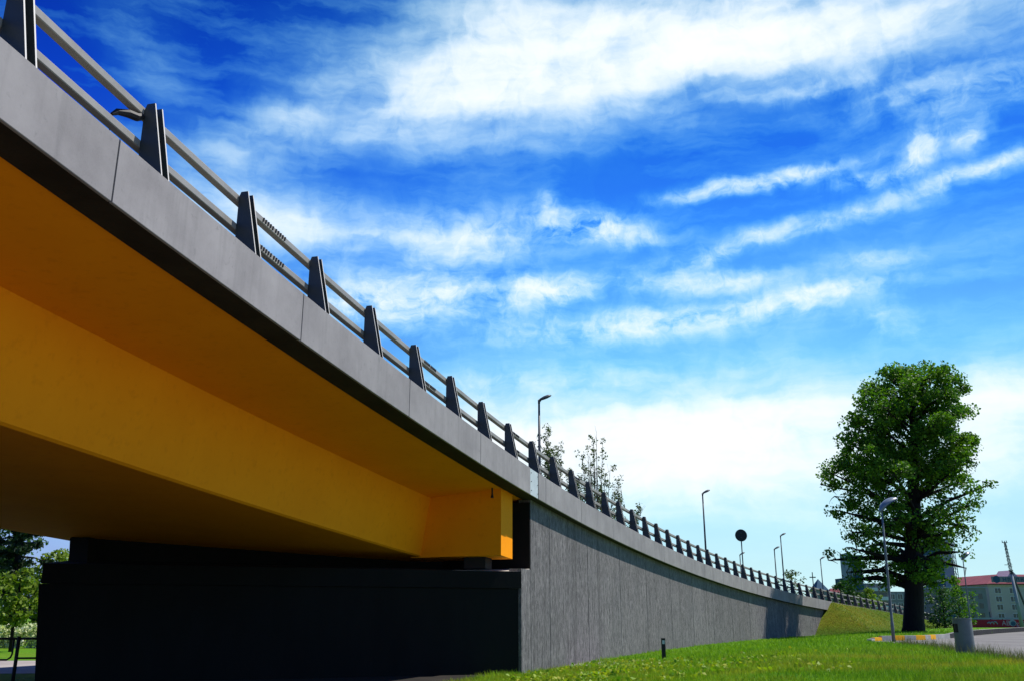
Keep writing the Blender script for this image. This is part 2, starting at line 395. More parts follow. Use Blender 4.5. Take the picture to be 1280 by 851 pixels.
MT['abut'] = mottled('shade_black_concrete', (.003, .003, .003), (.006, .006, .006), .8, stretch=(1, 1, .3), bstr=.4, bscale=12)  # near-black: deep shade under the bridge put into the concrete colour
MT['shelf'] = mottled('painted_lit_ledge', (.42, .38, .33), (.5, .46, .4), 2)  # pale only where the sun strikes the ledge, light painted in
MT['asphalt'] = mottled('asphalt', (.14, .135, .13), (.19, .185, .175), .35, rough=.95, spec=.15, bscale=60, c3=(.12, .118, .115), stretch=(1, 1, 1))
MT['asphalt_dark'] = mottled('deck_asphalt', (.05, .05, .052), (.07, .07, .07), .6)
MT['path'] = mottled('path_paving', (.24, .21, .20), (.32, .29, .27), .6, rough=.95)
MT['paving'] = mottled('bounce_paving', (.29, .265, .23), (.35, .325, .28), .5)
MT['dirt'] = mottled('painted_shade_soil', (.012, .010, .008), (.022, .018, .014), .7, rough=1)  # floor colour carries the underpass shade and keeps bounce off the girder
MT['kerb'] = mottled('kerb_concrete', (.30, .295, .28), (.42, .41, .38), 1.3, c3=(.2, .19, .18))
MT['kerb_y'] = mottled('kerb_yellow_paint', (.88, .42, .006), (.80, .37, .008), 3, c3=(.6, .35, .08))
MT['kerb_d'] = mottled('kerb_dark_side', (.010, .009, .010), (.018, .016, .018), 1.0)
MT['post'] = mottled('post_paint', (.034, .040, .040), (.046, .053, .052), 1.5, rough=.45, spec=.45, bstr=.05, bscale=40)
MT['rail'] = mottled('galvanised_rail', (.21, .20, .18), (.28, .27, .245), 1.5, rough=.5, spec=.5, bstr=.05, c3=(.28, .27, .24))
MT['edge'] = plain('painted_sunlit_edge', (.55, .53, .50), .5, .4)  # pale paint for the sunlit outer edges of the posts
MT['dark'] = plain('dark_rubber', (.012, .012, .014), .6, .3)
MT['plate'] = mottled('zinc_sheet', (.42, .47, .49), (.50, .55, .57), 3, rough=.45, spec=.5)
MT['pole'] = mottled('lamp_pole_paint', (.10, .12, .125), (.15, .17, .175), 1, rough=.5, spec=.4, bstr=.05)
MT['poledark'] = plain('lamp_pole_dark', (.035, .045, .055), .5, .4)
MT['shade'] = plain('lamp_shade_metal', (.16, .20, .24), .3, .5)
MT['shade_in'] = plain('lamp_shade_underside', (.07, .11, .15), .35, .5)
MT['glass'] = plain('lamp_glass', (.35, .38, .4), .15, .6)
MT['bin'] = mottled('bin_metal', (.11, .125, .13), (.15, .165, .17), 2.5, rough=.5, spec=.4, bstr=.05, c3=(.13, .14, .14))
MT['sign'] = plain('sign_back', (.012, .018, .022), .6, .3)
MT['bark'] = mottled('bark', (.005, .004, .003), (.012, .009, .007), 2.5, stretch=(1, 1, .3), bstr=.9, bscale=6, bdist=.08)
MT['bark2'] = mottled('pale_bark', (.09, .07, .05), (.15, .12, .09), 3, stretch=(1, 1, .3), bstr=.5, bscale=10)
MT['leaf_big'] = m_leaf('broad_leaves', (.012, .058, .003), (.045, .15, .007), (.15, .30, .014), .36)
MT['leaf_dark'] = m_leaf('dark_leaves', (.010, .035, .010), (.025, .075, .018), (.05, .12, .02), .25)
MT['leaf_con'] = m_leaf('conifer_needles', (.006, .018, .008), (.012, .032, .012), (.02, .045, .014), .1)
MT['leaf_lime'] = m_leaf('lime_leaves', (.08, .15, .010), (.13, .22, .015), (.22, .30, .03), .35)
MT['leaf_pop'] = m_leaf('poplar_leaves', (.03, .055, .02), (.06, .10, .03), (.12, .16, .05), .3)
MT['hedge'] = m_leaf('flowering_hedge', (.06, .15, .03), (.55, .62, .30), (.85, .85, .62), .2)
MT['grass'] = m_grass()
# ------------------------------------------------------------------ ground and roads
def gridmesh(name, xs, ys, zf, m, keep=None):
    mb = MB(); nx = len(xs)
    mb.v = [(x, y, zf(x, y)) for y in ys for x in xs]
    for j in range(len(ys)-1):
        for i in range(nx-1):
            if keep and not keep((xs[i]+xs[i+1])/2, (ys[j]+ys[j+1])/2): continue
            mb.f.append((j*nx+i, j*nx+i+1, (j+1)*nx+i+1, (j+1)*nx+i)); mb.m.append(0)
    return mb.build(name, m, smooth=True)
xs = sorted(set([-2500, -1200, -600, -300, -180, -120, -80]+list(np.arange(-60, 100, 1.0))+[100, 120, 150, 200, 300, 600, 1200, 2500]))
ys = sorted(set([-600, -300, -120, -60, -30, -15]+list(np.arange(0, 140, 1.0))+[140, 150, 170, 200, 260, 400, 700, 1300, 2600]))
tag(gridmesh('ground', xs, ys, lambda x, y: G(x, y), MT['turf']), kind='structure')

# side road on the right, its sheet a few millimetres above the turf
ROAD = [(11.5, 14), (12.6, 20), (14.4, 27.6), (15.7, 33.0), (17.2, 39.5), (17.9, 44.5), (17.9, 48.0), (18.7, 49.6), (20.0, 50.4), (22.0, 51.6), (25.0, 55.2),
        (29.4, 62.0), (36, 71.5), (43.6, 81.6), (52, 91), (62, 100), (95, 101), (95, 14)]
mb = MB(); far_ = [(14.4, 27.6)]+[p for p in ROAD if p[1] > 28 and p[0] < 94]+[(95, 101), (95, 22), (12.94, 22)]
mb.add([(x, y, .456) for x, y in far_], [tuple(range(len(far_)-1, -1, -1))])
for y in range(14, 22):
    e0, e1 = [float(np.interp(t_, [14, 20, 27.6], [11.5, 12.6, 14.4])) for t_ in (y, y+1)]
    z0, z1 = [.45*ss((t_-14)/8)+.006 for t_ in (y, y+1)]
    mb.add([(e0, y, z0), (95, y, z0), (95, y+1, z1), (e1, y+1, z1)], [(0, 1, 2, 3)])
me_ = mb.build('side_road', MT['asphalt']); tag(me_, kind='structure')
# kerb stones along the far side of the road: dropped, painted, then plain
kp = [Vector((x, y)) for x, y in [(18.0, 48.4), (18.7, 49.6), (20.0, 50.4), (22.0, 51.6), (25.0, 55.2), (29.4, 62.0), (36, 71.5), (43.6, 81.6), (52, 91), (62, 100)]]
def along(poly, step):
    out = [poly[0].copy()]; carry = 0
    cur = poly[0].copy(); i = 1; need = step
    while i < len(poly):
        d = (poly[i]-cur).length
        if d >= need: cur = cur+(poly[i]-cur)*(need/d); out.append(cur.copy()); need = step
        else: need -= d; cur = poly[i].copy(); i += 1
    return out
st = along(kp, .92); mb = MB()
for i in range(len(st)-1):
    a, b2 = st[i], st[i+1]; d = (b2-a).normalized(); n = Vector((-d.y, d.x)); b3 = b2-d*.012
    g0 = .45; h = (.24 if i < 11 else min(.34, .24+.02*(i-10))) if i > 1 else .12+.05*i
    painted = 1 <= i <= 8
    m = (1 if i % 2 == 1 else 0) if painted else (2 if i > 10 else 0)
    w_ = .22
    q = [a, b3, b3+n*w_, a+n*w_]
    vs = [(p.x, p.y, g0-.1) for p in q]+[(p.x, p.y, g0+h) for p in q]
    mb.add(vs, [(0, 1, 5, 4)], m); mb.add(vs, [(1, 2, 6, 5), (2, 3, 7, 6), (3, 0, 4, 7)], 0); mb.add(vs, [(4, 5, 6, 7)], 1 if m == 1 else 0)
tag(mb.build('kerb', [MT['kerb'], MT['kerb_y'], MT['kerb_d']]), kind='structure')
# path seen under the bridge, then an unseen added bounce sheet and the floor
mb = MB(); pv_ = [(-60, 27.5), (-14, 29.5), (-9, 31), (10, 36), (10, 38.6), (-10, 38.6), (-15.5, 38.0), (-60, 36.5)]
mb.add([(x, y, .006) for x, y in pv_], [tuple(range(len(pv_)))])
tag(mb.build('footpath', MT['path']), kind='structure')
mb = MB(); pv_ = [(-6.1, -30), (60, -30), (60, 13.8), (12, 13.8), (1, 13.8), (-2.6, 6), (-6, -30)]
mb.add([(x, y, .004) for x, y in pv_], [tuple(range(len(pv_)))])
tag(mb.build('bounce_pavement', MT['paving']), kind='structure')  # added out of view to bounce light onto the yellow girder
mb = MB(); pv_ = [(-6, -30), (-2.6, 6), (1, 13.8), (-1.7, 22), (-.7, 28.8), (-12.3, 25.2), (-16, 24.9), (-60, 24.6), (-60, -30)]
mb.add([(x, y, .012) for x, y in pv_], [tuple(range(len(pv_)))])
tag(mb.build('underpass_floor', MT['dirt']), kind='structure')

# ------------------------------------------------------------------ the overpass
br = empty('overpass_bridge', pt(0, 7, -2))
tag(br, 'large concrete road overpass with yellow painted girder and underside, curving down to the right', 'bridge')
def brpart(mb, name, mats, smooth=False):
    o = mb.build(name, mats, smooth=smooth); o.parent = br; o.matrix_parent_inverse = Matrix.Translation(-Vector(br.location)); return o
S_END = 36.9
seams = [-14]+[-11.4+2*i for i in range(0, 9)][0:]
seams = [-13.4+2*i for i in range(0, 11)]+[8.5]           # -13.4 ... 6.6, 8.5
seams = [s_ for s_ in seams if s_ <= 8.5]
mb = MB()
def panel(a, b_, top=0.0):
    m = MB(); m.sweep([(.015, 0), (.045, 0), (.045, -.85), (.008, -.85), (0, -.842), (0, -.015)], a+.006, b_-.006, .25); return m
for a, b_ in zip(seams[:-1], seams[1:]): brpart(panel(a, b_), 'fascia_panel', MT['fascia'])
ws_ = [8.86, 9.2, 11.05, 13.05, 15.1, 17.05, 19.0, 21.0, 23.05, 25.1, 27.05, 29.0, 31.0, 33.0, 35.0, S_END]
for a, b_ in zip(ws_[:-1], ws_[1:]): brpart(panel(a, b_), 'fascia_panel', MT['fascia'])
m = MB(); m.sweep([(.012, -.012), (.1, -.012), (.1, -.83), (.012, -.838)], 8.51, 8.85, .2); jp = brpart(m, 'joint_cover_plate', MT['plate'])
for dz in (-.15, -.42, -.7):
    for s_ in (8.54, 8.82):
        m = MB(); q = pt(s_, .004, dz); m.tube([(q[0], q[1], q[2]), (q[0]+.02, q[1]-.006, q[2])], .014, 6)
        brpart(m, 'bolt', MT['dark'])
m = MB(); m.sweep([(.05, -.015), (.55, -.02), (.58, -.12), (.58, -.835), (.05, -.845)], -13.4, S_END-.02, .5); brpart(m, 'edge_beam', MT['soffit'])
m = MB(); m.sweep([(.58, -.10), (.58, -.2), (14.5, -.2), (14.5, -.10)], -14, 62, .5); brpart(m, 'road_surface', MT['asphalt_dark'])
m = MB(); m.sweep([(.585, -.205), (.585, -.80), (3.0, -1.0), (12.1, -1.0), (14.5, -.80), (14.5, -.205)], -14, 36.8, .5); brpart(m, 'deck_slab', MT['yellow'])
m = MB(); m.sweep([(14.52, 0), (14.52, -.84), (15.08, -.85), (15.1, 0)], -14, 36.8, .5); brpart(m, 'edge_beam', MT['fascia'])
m = MB(); m.sweep([(2.995, -.99), (3.28, -2.76), (3.34, -2.80), (11.76, -2.80), (11.82, -2.76), (12.1, -.99)], -14, 8.6, .4); brpart(m, 'box_girder', MT['yellow'])
m = MB(); m.sweep([(.655, -.78), (.655, -2.80), (3.6, -2.83), (3.6, -.9)], 8.12, 8.57, .25); brpart(m, 'end_diaphragm', MT['yellow'])
m = MB(); q = pt(8.02, .86, -.8); m.tube([q, (q[0], q[1], q[2]-.2), (q[0], q[1], q[2]-.32)], [.025, .025, .05], 8); brpart(m, 'drain_pipe', MT['dark'])
# bearings between girder end and abutment shelf
for o_ in (1.6, 5.5, 9.5):
    m = MB(); q = pt(8.35, o_, 0); m.box(-.35, .35, -.3, .3, 3.06, P(8.35)[0][2]-2.79, at=(q[0], q[1], 0), rz=-.3)
    brpart(m, 'bearing', MT['dark'])
# low kerb that carries the railing beyond the end of the wall
m = MB(); m.sweep([(.03, 0), (.03, -.35), (.58, -.35), (.58, 0)], S_END+.01, 61, .5); brpart(m, 'railing_kerb', MT['fascia'])

# abutment: skewed dark face under the girder, shelf, ballast wall
ab = empty('bridge_abutment', (-6, 27, 0))
tag(ab, 'black shaded concrete abutment wall standing under the yellow girder end', 'wall')
def part(mb, name, mats, root, smooth=False, label=None):
    o = mb.build(name, mats, smooth=smooth); o.parent = root; o.matrix_parent_inverse = Matrix.Translation(-Vector(root.location))
    if label: o['label'] = label
    return o
A_ = pt(8.49, .3); A2 = pt(8.88, .3); Bc = (-12.3, 24.7); B2 = (-12.1, 25.75)
fd = Vector((Bc[0]-A_[0], Bc[1]-A_[1])).normalized(); fn_ = Vector((-fd.y, fd.x))*-1   # points towards the back
if fn_.y < 0: fn_ = -fn_
def off(p, a, b_): return (p[0]+fd.x*a+fn_.x*b_, p[1]+fd.y*a+fn_.y*b_)
SH = 3.07
# face plane 5 cm behind the cap plane
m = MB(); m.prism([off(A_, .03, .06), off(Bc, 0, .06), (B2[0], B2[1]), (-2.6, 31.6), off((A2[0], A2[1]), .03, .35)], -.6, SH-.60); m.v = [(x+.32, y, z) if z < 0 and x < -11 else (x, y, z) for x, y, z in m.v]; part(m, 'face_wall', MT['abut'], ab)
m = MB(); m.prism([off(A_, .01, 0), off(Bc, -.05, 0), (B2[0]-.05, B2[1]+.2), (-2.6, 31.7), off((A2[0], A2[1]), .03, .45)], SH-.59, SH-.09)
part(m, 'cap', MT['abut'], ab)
m = MB()      # weathered ledge, sloping up towards the ballast wall, its sunlit end painted pale
for rg in (0, 1):
  fr_ = [off(A_, .02, .01), off(A_, 2.2, .01)] if rg == 0 else [off(A_, 2.2, .01), off(Bc, -.03, .01)]
  bk_ = [pt(8.87, .32)[:2], pt(8.89, 2.4)[:2]] if rg == 0 else [pt(8.89, 2.4)[:2], (B2[0], B2[1])]
  top = [(*fr_[0], SH-.085), (*fr_[1], SH-.085), (*bk_[1], SH+.04), (*bk_[0], SH+.04)]
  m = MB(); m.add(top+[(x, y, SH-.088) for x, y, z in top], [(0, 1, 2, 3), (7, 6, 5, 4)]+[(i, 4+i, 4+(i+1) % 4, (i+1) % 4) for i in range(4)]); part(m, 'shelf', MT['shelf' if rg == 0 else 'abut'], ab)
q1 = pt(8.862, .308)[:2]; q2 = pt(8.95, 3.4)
m = MB(); m.prism([q1, (q2[0], q2[1]), B2, (B2[0]+.3, B2[1]+.6), (q2[0]+.2, q2[1]+.6), (q1[0]+.2, q1[1]+.6)], SH+.006, 5.2); part(m, 'ballast_wall', MT['abut'], ab)  # near-black facing also paints shade over the wall panel's end
# left wing wall, running back under the far side of the deck
m = MB()
def wingz(s_, o_, dz): q = pt(s_, o_, 0); return (q[0], q[1], (-.3 if dz < -5 else q[2]+dz))
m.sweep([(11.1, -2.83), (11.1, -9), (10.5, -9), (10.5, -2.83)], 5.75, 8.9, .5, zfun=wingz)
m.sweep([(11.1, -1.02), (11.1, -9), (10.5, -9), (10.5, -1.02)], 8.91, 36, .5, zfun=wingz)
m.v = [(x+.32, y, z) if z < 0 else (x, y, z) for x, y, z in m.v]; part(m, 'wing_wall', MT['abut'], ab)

# retaining wall on the sunny side: panels with open joints
rw = empty('retaining_wall', pt(20, .4, -5))
tag(rw, 'long curved grey ribbed concrete wall under the overpass parapet, standing in grass', 'wall')
wj = [8.88, 9.75, 11.8, 13.9, 15.9, 18.0, 20.1, 22.2, 24.3, 26.4, 28.5, 30.6, 32.7, 34.8, S_END]
for i, (a, b_) in enumerate(zip(wj[:-1], wj[1:])):
    m = MB()
    def wz(s_, o_, dz, a=a):
        q = pt(s_, o_, 0)
        bot = -.4 if s_ < 34.6 else -.4+(s_-34.6)*.9
        return (q[0], q[1], bot if dz < -5 else q[2]+dz)
    m.sweep([(.3, -.842), (.3, -9), (.7, -9), (.7, -.842)], a+.011, b_-.011, .25, zfun=wz)
    part(m, 'wall_panel', MT['wall'], rw)
m = MB()   # low toe of the first panel, below the shelf
m.sweep([(.3, 0), (.3, -1), (.7, -1), (.7, 0)], 8.49, 8.8765, .2, zfun=lambda s_, o_, dz: (pt(s_, o_)[0], pt(s_, o_)[1], SH+.002 if dz == 0 else -.5)); part(m, 'wall_panel', MT['wall'], rw)
m = MB(); m.sweep([(.34, -.86), (.34, -9), (.6, -9), (.6, -.86)], 8.9, S_END-.05, .5, zfun=lambda s_, o_, dz: (pt(s_, o_)[0], pt(s_, o_)[1], -.4 if dz < -5 else pt(s_)[2]+dz)); part(m, 'joint_filler', MT['dark'], rw)

# embankment beyond the wall
def bank():
    mb = MB(); S = np.arange(34.4, 61.2, .25); D = [-15.6, -15.0, -.45, -.1, .2]+list(np.arange(.6, 12, .4)); k = len(D)
    for s_ in S:
        q, T, Nn = P(s_)
        for d in D:
            x, y = q[0]-Nn[0]*d, q[1]-Nn[1]*d
            ztop = q[2]-.06
            if d > -.3:
                r = random.uniform(-.05, .05)
                z1 = ztop-.60*max(d-.15, 0)+r*min(1, max(d, 0))
            else: z1 = ztop-.20
            z2 = .02+(s_-34.55)*2.5*.54
            lim = z1
            if d > -.35: 
                kk = .35; h_ = max(0, min(1, .5+.5*(z2-z1)/kk)); lim = z2*(1-h_)+z1*h_-kk*h_*(1-h_)
            else: lim = min(z1, z2)
            g = G(x, y)
            mb.v.append((x, y, max(lim, g-.08)))
    for i in range(len(S)-1):
        for j in range(k-1):
            mb.f.append((i*k+j, (i+1)*k+j, (i+1)*k+j+1, i*k+j+1)); mb.m.append(0)
    return mb.build('embankment', MT['bank'], smooth=True)
tag(bank(), kind='structure')

# ------------------------------------------------------------------ bridge railing
rl = empty('bridge_railing', pt(0, .3, 0))
tag(rl, 'long vehicle railing of tapered dark posts and two pale rails along the overpass edge', 'railing')
def rlpart(o): o.parent = rl; o.matrix_parent_inverse = Matrix.Translation(-Vector(rl.location)); return o
# post: two tapered plates with a web, local x = inward, local y = along the road
def post_mesh():
    mb = MB()
    for y0, y1 in ((-.090, -.066), (.066, .090)):
        pr = [(.03, 0.0), (.42, 0.0), (.42, 1.04), (.385, 1.125), (.265, 1.125)]
        n = len(pr); vs = [(x, y0, z) for x, z in pr]+[(x, y1, z) for x, z in pr]
        mb.add(vs, [tuple(range(n)), tuple(range(2*n-1, n-1, -1))]+[(i, n+i, n+(i+1) % n, (i+1) % n) for i in range(n-1)])
        mb.add(vs, [(n-1, 2*n-1, n, 0)], 1)      # outer edge of the plate, sunlight put into its pale colour
    mb.box(.36, .38, -.067, .067, .02, 1.05); mb.box(.04, .42, -.12, .12, .002, .02)
    
    return mb
p0 = post_mesh().build('post', [MT['post'], MT['edge']]); first = True
for n_ in range(-13, 60):
    q, T, Nn = P(n_)
    o = p0 if first else p0.copy()
    if not first: col.objects.link(o)
    first = False
    o.location = (q[0], q[1], q[2]+.002); o.rotation_euler = (0, 0, math.atan2(Nn[1], Nn[0])); rlpart(o)
m = MB(); m.sweep([(.425, .975), (.425, 1.068), (.435, 1.08), (.54, 1.08), (.55, 1.068), (.55, .975), (.54, .963), (.435, .963)], -13.3, 59.3, .5); rlpart(m.build('top_rail', MT['rail']))
m = MB(); m.sweep([(.425, .480), (.425, .573), (.435, .585), (.54, .585), (.55, .573), (.55, .480), (.54, .468), (.435, .468)], -13.3, 59.3, .5); rlpart(m.build('lower_rail', MT['rail']))
for s0_ in (2.28, 5.35, 8.25, 11.3):          # rubber teeth of the sliding joints
    for dz in (1.03, .53):
        for g_ in (0, .17):
            m = MB()
            for k_ in range(5):
                a = s0_+g_+k_*.032; q = pt(a, .418, dz)
                T = P(a)[1]
                w1 = .020; h1 = .036
                c0 = Vector(q); t3 = Vector((T[0], T[1], 0)); up = Vector((0, 0, 1)); nn = Vector((P(a)[2][0], P(a)[2][1], 0))
                vs = []
                for dd in (-.012, .02):
                    for (aa, bb) in ((-w1, -h1), (w1*.4, -h1), (w1*1.6, h1), (-w1*.0, h1)):
                        vs.append(c0+t3*aa+up*bb+nn*dd)
                m.add(vs, [(0, 1, 2, 3), (7, 6, 5, 4), (0, 4, 5, 1), (1, 5, 6, 2), (2, 6, 7, 3), (3, 7, 4, 0)])
            rlpart(m.build('sliding_joint_teeth', MT['dark']))
HB = [pt(.96, .44, .93), pt(.93, .46, .88), pt(.88, .50, .86), pt(.82, .55, .80), pt(.79, .57, .72)]
m = MB(); m.tube(HB, [.05, .06, .06, .045, .022], 8); m.tube([HB[4], pt(.79, .57, .6), pt(.79, .57, .30)], .007, 6)
rlpart(m.build('hook_bracket', MT['dark']))

# ------------------------------------------------------------------ lamps and sign
def lamp_tall(loc, H, label, az_=0.0, dark=True, hl=.85):
    r = empty('street_lamp', loc, az_); tag(r, label, 'street lamp', 'tall street lamps along the overpass')
    m = MB(); m.tube([(0, 0, 0), (0, 0, H*.5), (0, 0, H-.08)], [.11, .085, .06], 10); o = m.build('pole', MT['poledark'], r, True)
    m = MB(); m.tube([(0, 0, H-.2), (.0, 0, H-.06), (.10, 0, H+.05)], [.07, .08, .07], 8); m.build('arm', MT['poledark'], r, True)
    m = MB(); k = 12; ring = []
    prof = [(-.06, .05, .05), (.08, .12, .10), (.3, .19, .15), (.52, .20, .15), (.70, .13, .09), (.78, .02, .015)]
    vs = []; 
    for x, wy, hz in prof:
        for j in range(k):
            th = 2*math.pi*j/k; vs.append((x*hl/.85, wy*math.cos(th), H+.02+x*.42+hz*math.sin(th)*(1 if math.sin(th) > 0 else .5)))
    fs = [(i*k+j, i*k+(j+1) % k, (i+1)*k+(j+1) % k, (i+1)*k+j) for i in range(len(prof)-1) for j in range(k)]+[tuple(range(k)), tuple((len(prof)-1)*k+j for j in range(k))]
    m.add(vs, fs); m.build('lamp_head', MT['poledark'], r, True)
    return r
q = pt(17.79, 7.6, -.1); lamp_tall(q, 9.0, 'tallest looking dark street lamp, rising behind the railing left of the leafy poplar tips', .25)
q = pt(31.69, 7.6, -.1); lamp_tall(q, 9.1, 'dark street lamp above the wall, alone between the poplars and the round sign', .25)
q = pt(45.9, 11.9, -.1); lamp_tall(q, 9.3, 'dark street lamp, the taller of the close pair right of the round sign', .25)
def xyat(u, y): return ((u-640)/1150*1.024*y*.0+(u-640)/1150/1.0236*y, y, 0.0)
lamp_tall(xyat(968, 120), 9.85, 'thin street lamp, the shorter of the close pair right of the round sign', .25)
lamp_tall(xyat(1024.5, 141), 9.85, 'small far street lamp above the pointed roof, left of the big tree', .25)
lamp_tall(xyat(924.5, 131), 9.85, 'tiny far street lamp peeking out just left of the round sign post', .25)
def lamp_curved(loc, H, label, az_, t0=0.0):
    r = empty('curved_street_lamp', loc, az_); tag(r, label, 'street lamp', 'street lamps with curved shades beside the side road')
    m = MB(); m.tube([(0, 0, 0), (0, 0, .9), (0, 0, .95), (0, 0, H*.6), (0, 0, H-.30)], [.085, .08, .065, .055, .04], 10); m.build('pole', MT['pole'], r, True)
    m = MB(); m.tube([(0, 0, H-.36), (.03, 0, H-.2)], [.05, .06], 8); m.build('clamp', MT['poledark'], r, True)
    # crescent shade: arc of circle in xz, lens section in y
    def shell(inner):
        m = MB(); n = 14; k = 9; vs = []
        for i in range(n+1):
            f = i/n; a = R(178-100*f); rr = .80
            wd = .34*math.sin(math.pi*min(max(f*.92+.04, .02), .98))**.6
            for j in range(k):
                g = j/(k-1)*2-1
                dr = -.24*g*g*(wd/.34)-(.03 if inner else 0)
                vs.append((.66+(rr+dr)*math.cos(a), g*wd, H-.62+(rr+dr)*math.sin(a)*1.0))
        fs = [(i*k+j, i*k+j+1, (i+1)*k+j+1, (i+1)*k+j) for i in range(n) for j in range(k-1)]
        m.add(vs, fs); return m
    a = shell(False).build('shade', MT['shade'], r, True); b2 = shell(True).build('reflector', MT['shade_in'], r, True)
    r.rotation_euler = (0, R(1.2), az_)
    for o in (a,):
        md = o.modifiers.new('t', 'SOLIDIFY'); md.thickness = .02
    return r
lamp_curved((18.98, 48.1, .44), 6.95, 'nearest grey street lamp, curved shade, standing at the painted kerb before the big tree', R(-8))
lamp_curved((42.3, 88.8, .44), 6.9, 'further grey curved street lamp, between the big tree and the red roofed building', R(12))
sg = empty('round_traffic_sign', pt(26.89, .85, -.1)); tag(sg, 'back of a round dark traffic sign on a pole above the overpass railing', 'traffic sign')
sgy = sg
m = MB(); m.tube([(0, 0, 0), (0, 0, 3.2)], .045, 8); m.build('pole', MT['poledark'], sg, True)
m = MB(); k = 32
vs = [(.46*math.cos(2*math.pi*j/k), -.05, 3.6+.46*math.sin(2*math.pi*j/k)) for j in range(k)]+[(.46*math.cos(2*math.pi*j/k), -.02, 3.6+.46*math.sin(2*math.pi*j/k)) for j in range(k)]
m.add(vs, [tuple(range(k)), tuple(range(2*k-1, k-1, -1))]+[(j, k+j, k+(j+1) % k, (j+1) % k) for j in range(k)])
m.box(-.3, .3, -.075, -.05, 3.75, 3.79); m.box(-.3, .3, -.075, -.05, 3.42, 3.46)
m.build('sign_disc', MT['sign'], sg)
for z_ in (3.44, 3.77):
    m = MB(); m.box(-.06, .06, -.09, .05, z_-.03, z_+.03); m.build('clamp', MT['poledark'], sg)

# ------------------------------------------------------------------ bin and marker post
bn = empty('litter_bin', (15.25, 32.6, .44), R(-14)); tag(bn, 'grey cylindrical metal litter bin at the road edge on the grass', 'litter bin')
m = MB(); k = 36; hh = [0, .03, .03, 1.14, 1.17]; rr = [.30, .30, .285, .31, .30]; vs = []
BH = 1.16
prof = [(0, .275), (.04, .285), (.045, .30), (BH-.05, .30), (BH-.04, .31), (BH, .31), (BH, .28), (BH-.03, .22), (BH-.06, .22)]
for z_, r_ in prof:
    for j in range(k): vs.append((r_*math.cos(2*math.pi*j/k), r_*math.sin(2*math.pi*j/k), z_))
fs = []
for i in range(len(prof)-1):
    for j in range(k):
        ang = (j+.5)*360/k
        if i == 2: continue
        fs.append((i*k+j, i*k+(j+1) % k, (i+1)*k+(j+1) % k, (i+1)*k+j))
fs += [tuple(range(k-1, -1, -1)), tuple((len(prof)-1)*k+j for j in range(k))]
m.add(vs, fs)
# side wall with a posting slot left out
zs = [.045, .70, .98, BH-.05]; 
for a0 in range(3):
    for j in range(k):
        ang = (j+.5)*360/k
        if a0 == 1 and 170 < ang < 235: continue
        def rp(z_): return .30
        t1, t2 = 2*math.pi*j/k, 2*math.pi*(j+1)/k
        m.add([(rp(zs[a0])*math.cos(t1), rp(zs[a0])*math.sin(t1), zs[a0]), (rp(zs[a0])*math.cos(t2), rp(zs[a0])*math.sin(t2), zs[a0]),
               (rp(zs[a0+1])*math.cos(t2), rp(zs[a0+1])*math.sin(t2), zs[a0+1]), (rp(zs[a0+1])*math.cos(t1), rp(zs[a0+1])*math.sin(t1), zs[a0+1])], [(0, 1, 2, 3)])
m.build('body', MT['bin'], bn, False)
m = MB(); m.tube([(0, 0, .06), (0, 0, BH-.08)], .27, 24); m.build('liner', MT['dark'], bn)
m = MB(); m.tube([(0, 0, BH-.055), (0, 0, BH-.045)], .24, 24); m.build('lid', MT['plate'], bn)
mk = empty('marker_post', (6.0, 38.4, G(6.0, 38.4))); tag(mk, 'short thin black marker post sticking out of the grass in front of the grey wall', 'post')
m = MB(); m.box(-.075, .075, -.05, .05, -.1, .78); m.prism([(-.075, -.05), (.075, -.05), (.075, .05), (-.075, .05)], .78, .80); m.build('shaft', MT['dark'], mk)
m = MB(); m.box(-.05, .05, -.056, -.051, .58, .72); m.build('reflector', MT['plate'], mk)
# ------------------------------------------------------------------ vegetation
def leafmesh(name, C, size, m, parent=None, flat=.0, jit=.35, narrow=.62):
    """C: n x 3 leaf centres -> one folded four-sided leaf each"""
    n = len(C)
    if n == 0: return None
    C = np.asarray(C, float)
    a = rng.normal(size=(n, 3)); a[:, 2] *= (1-flat*.6); a /= np.linalg.norm(a, axis=1)[:, None]
    b = rng.normal(size=(n, 3)); b -= (b*a).sum(1)[:, None]*a; b /= np.linalg.norm(b, axis=1)[:, None]
    s_ = (size*(1+jit*rng.uniform(-1, 1, n)))[:, None]
    nrm = np.cross(a, b)
    p0 = C-a*s_*.5; p2 = C+a*s_*.5+nrm*s_*.08; p1 = C+b*s_*narrow*.5+nrm*s_*.14+a*s_*.05; p3 = C-b*s_*narrow*.5+nrm*s_*.14+a*s_*.05
    V = np.stack([p0, p1, p2, p3], 1).reshape(-1, 3)
    me = bpy.data.meshes.new(name); me.vertices.add(4*n); me.vertices.foreach_set('co', V.ravel().astype(np.float32))
    me.loops.add(4*n); me.loops.foreach_set('vertex_index', np.arange(4*n, dtype=np.int32))
    me.polygons.add(n); me.polygons.foreach_set('loop_start', np.arange(0, 4*n, 4, dtype=np.int32)); me.polygons.foreach_set('loop_total', np.full(n, 4, dtype=np.int32))
    me.update(calc_edges=True); me.materials.append(m)
    o = bpy.data.objects.new(name, me); col.objects.link(o)
    if parent is not None: o.parent = parent
    return o
def clump(cent, r, n, squash=.8):
    d = rng.normal(size=(n, 3)); d /= np.linalg.norm(d, axis=1)[:, None]
    rad = r*(rng.uniform(0, 1, n)**.45)[:, None]
    return np.asarray(cent)+d*rad*np.array([1, 1, squash])

# the big tree
bt = empty('broadleaf_tree', (33.3, 80.0, .40)); tag(bt, 'big tall broadleaf tree with black trunk standing alone on the right behind the painted kerb', 'tree')
PXM = 80/1150*1.0           # metres per photo pixel at the tree, used only to note its size
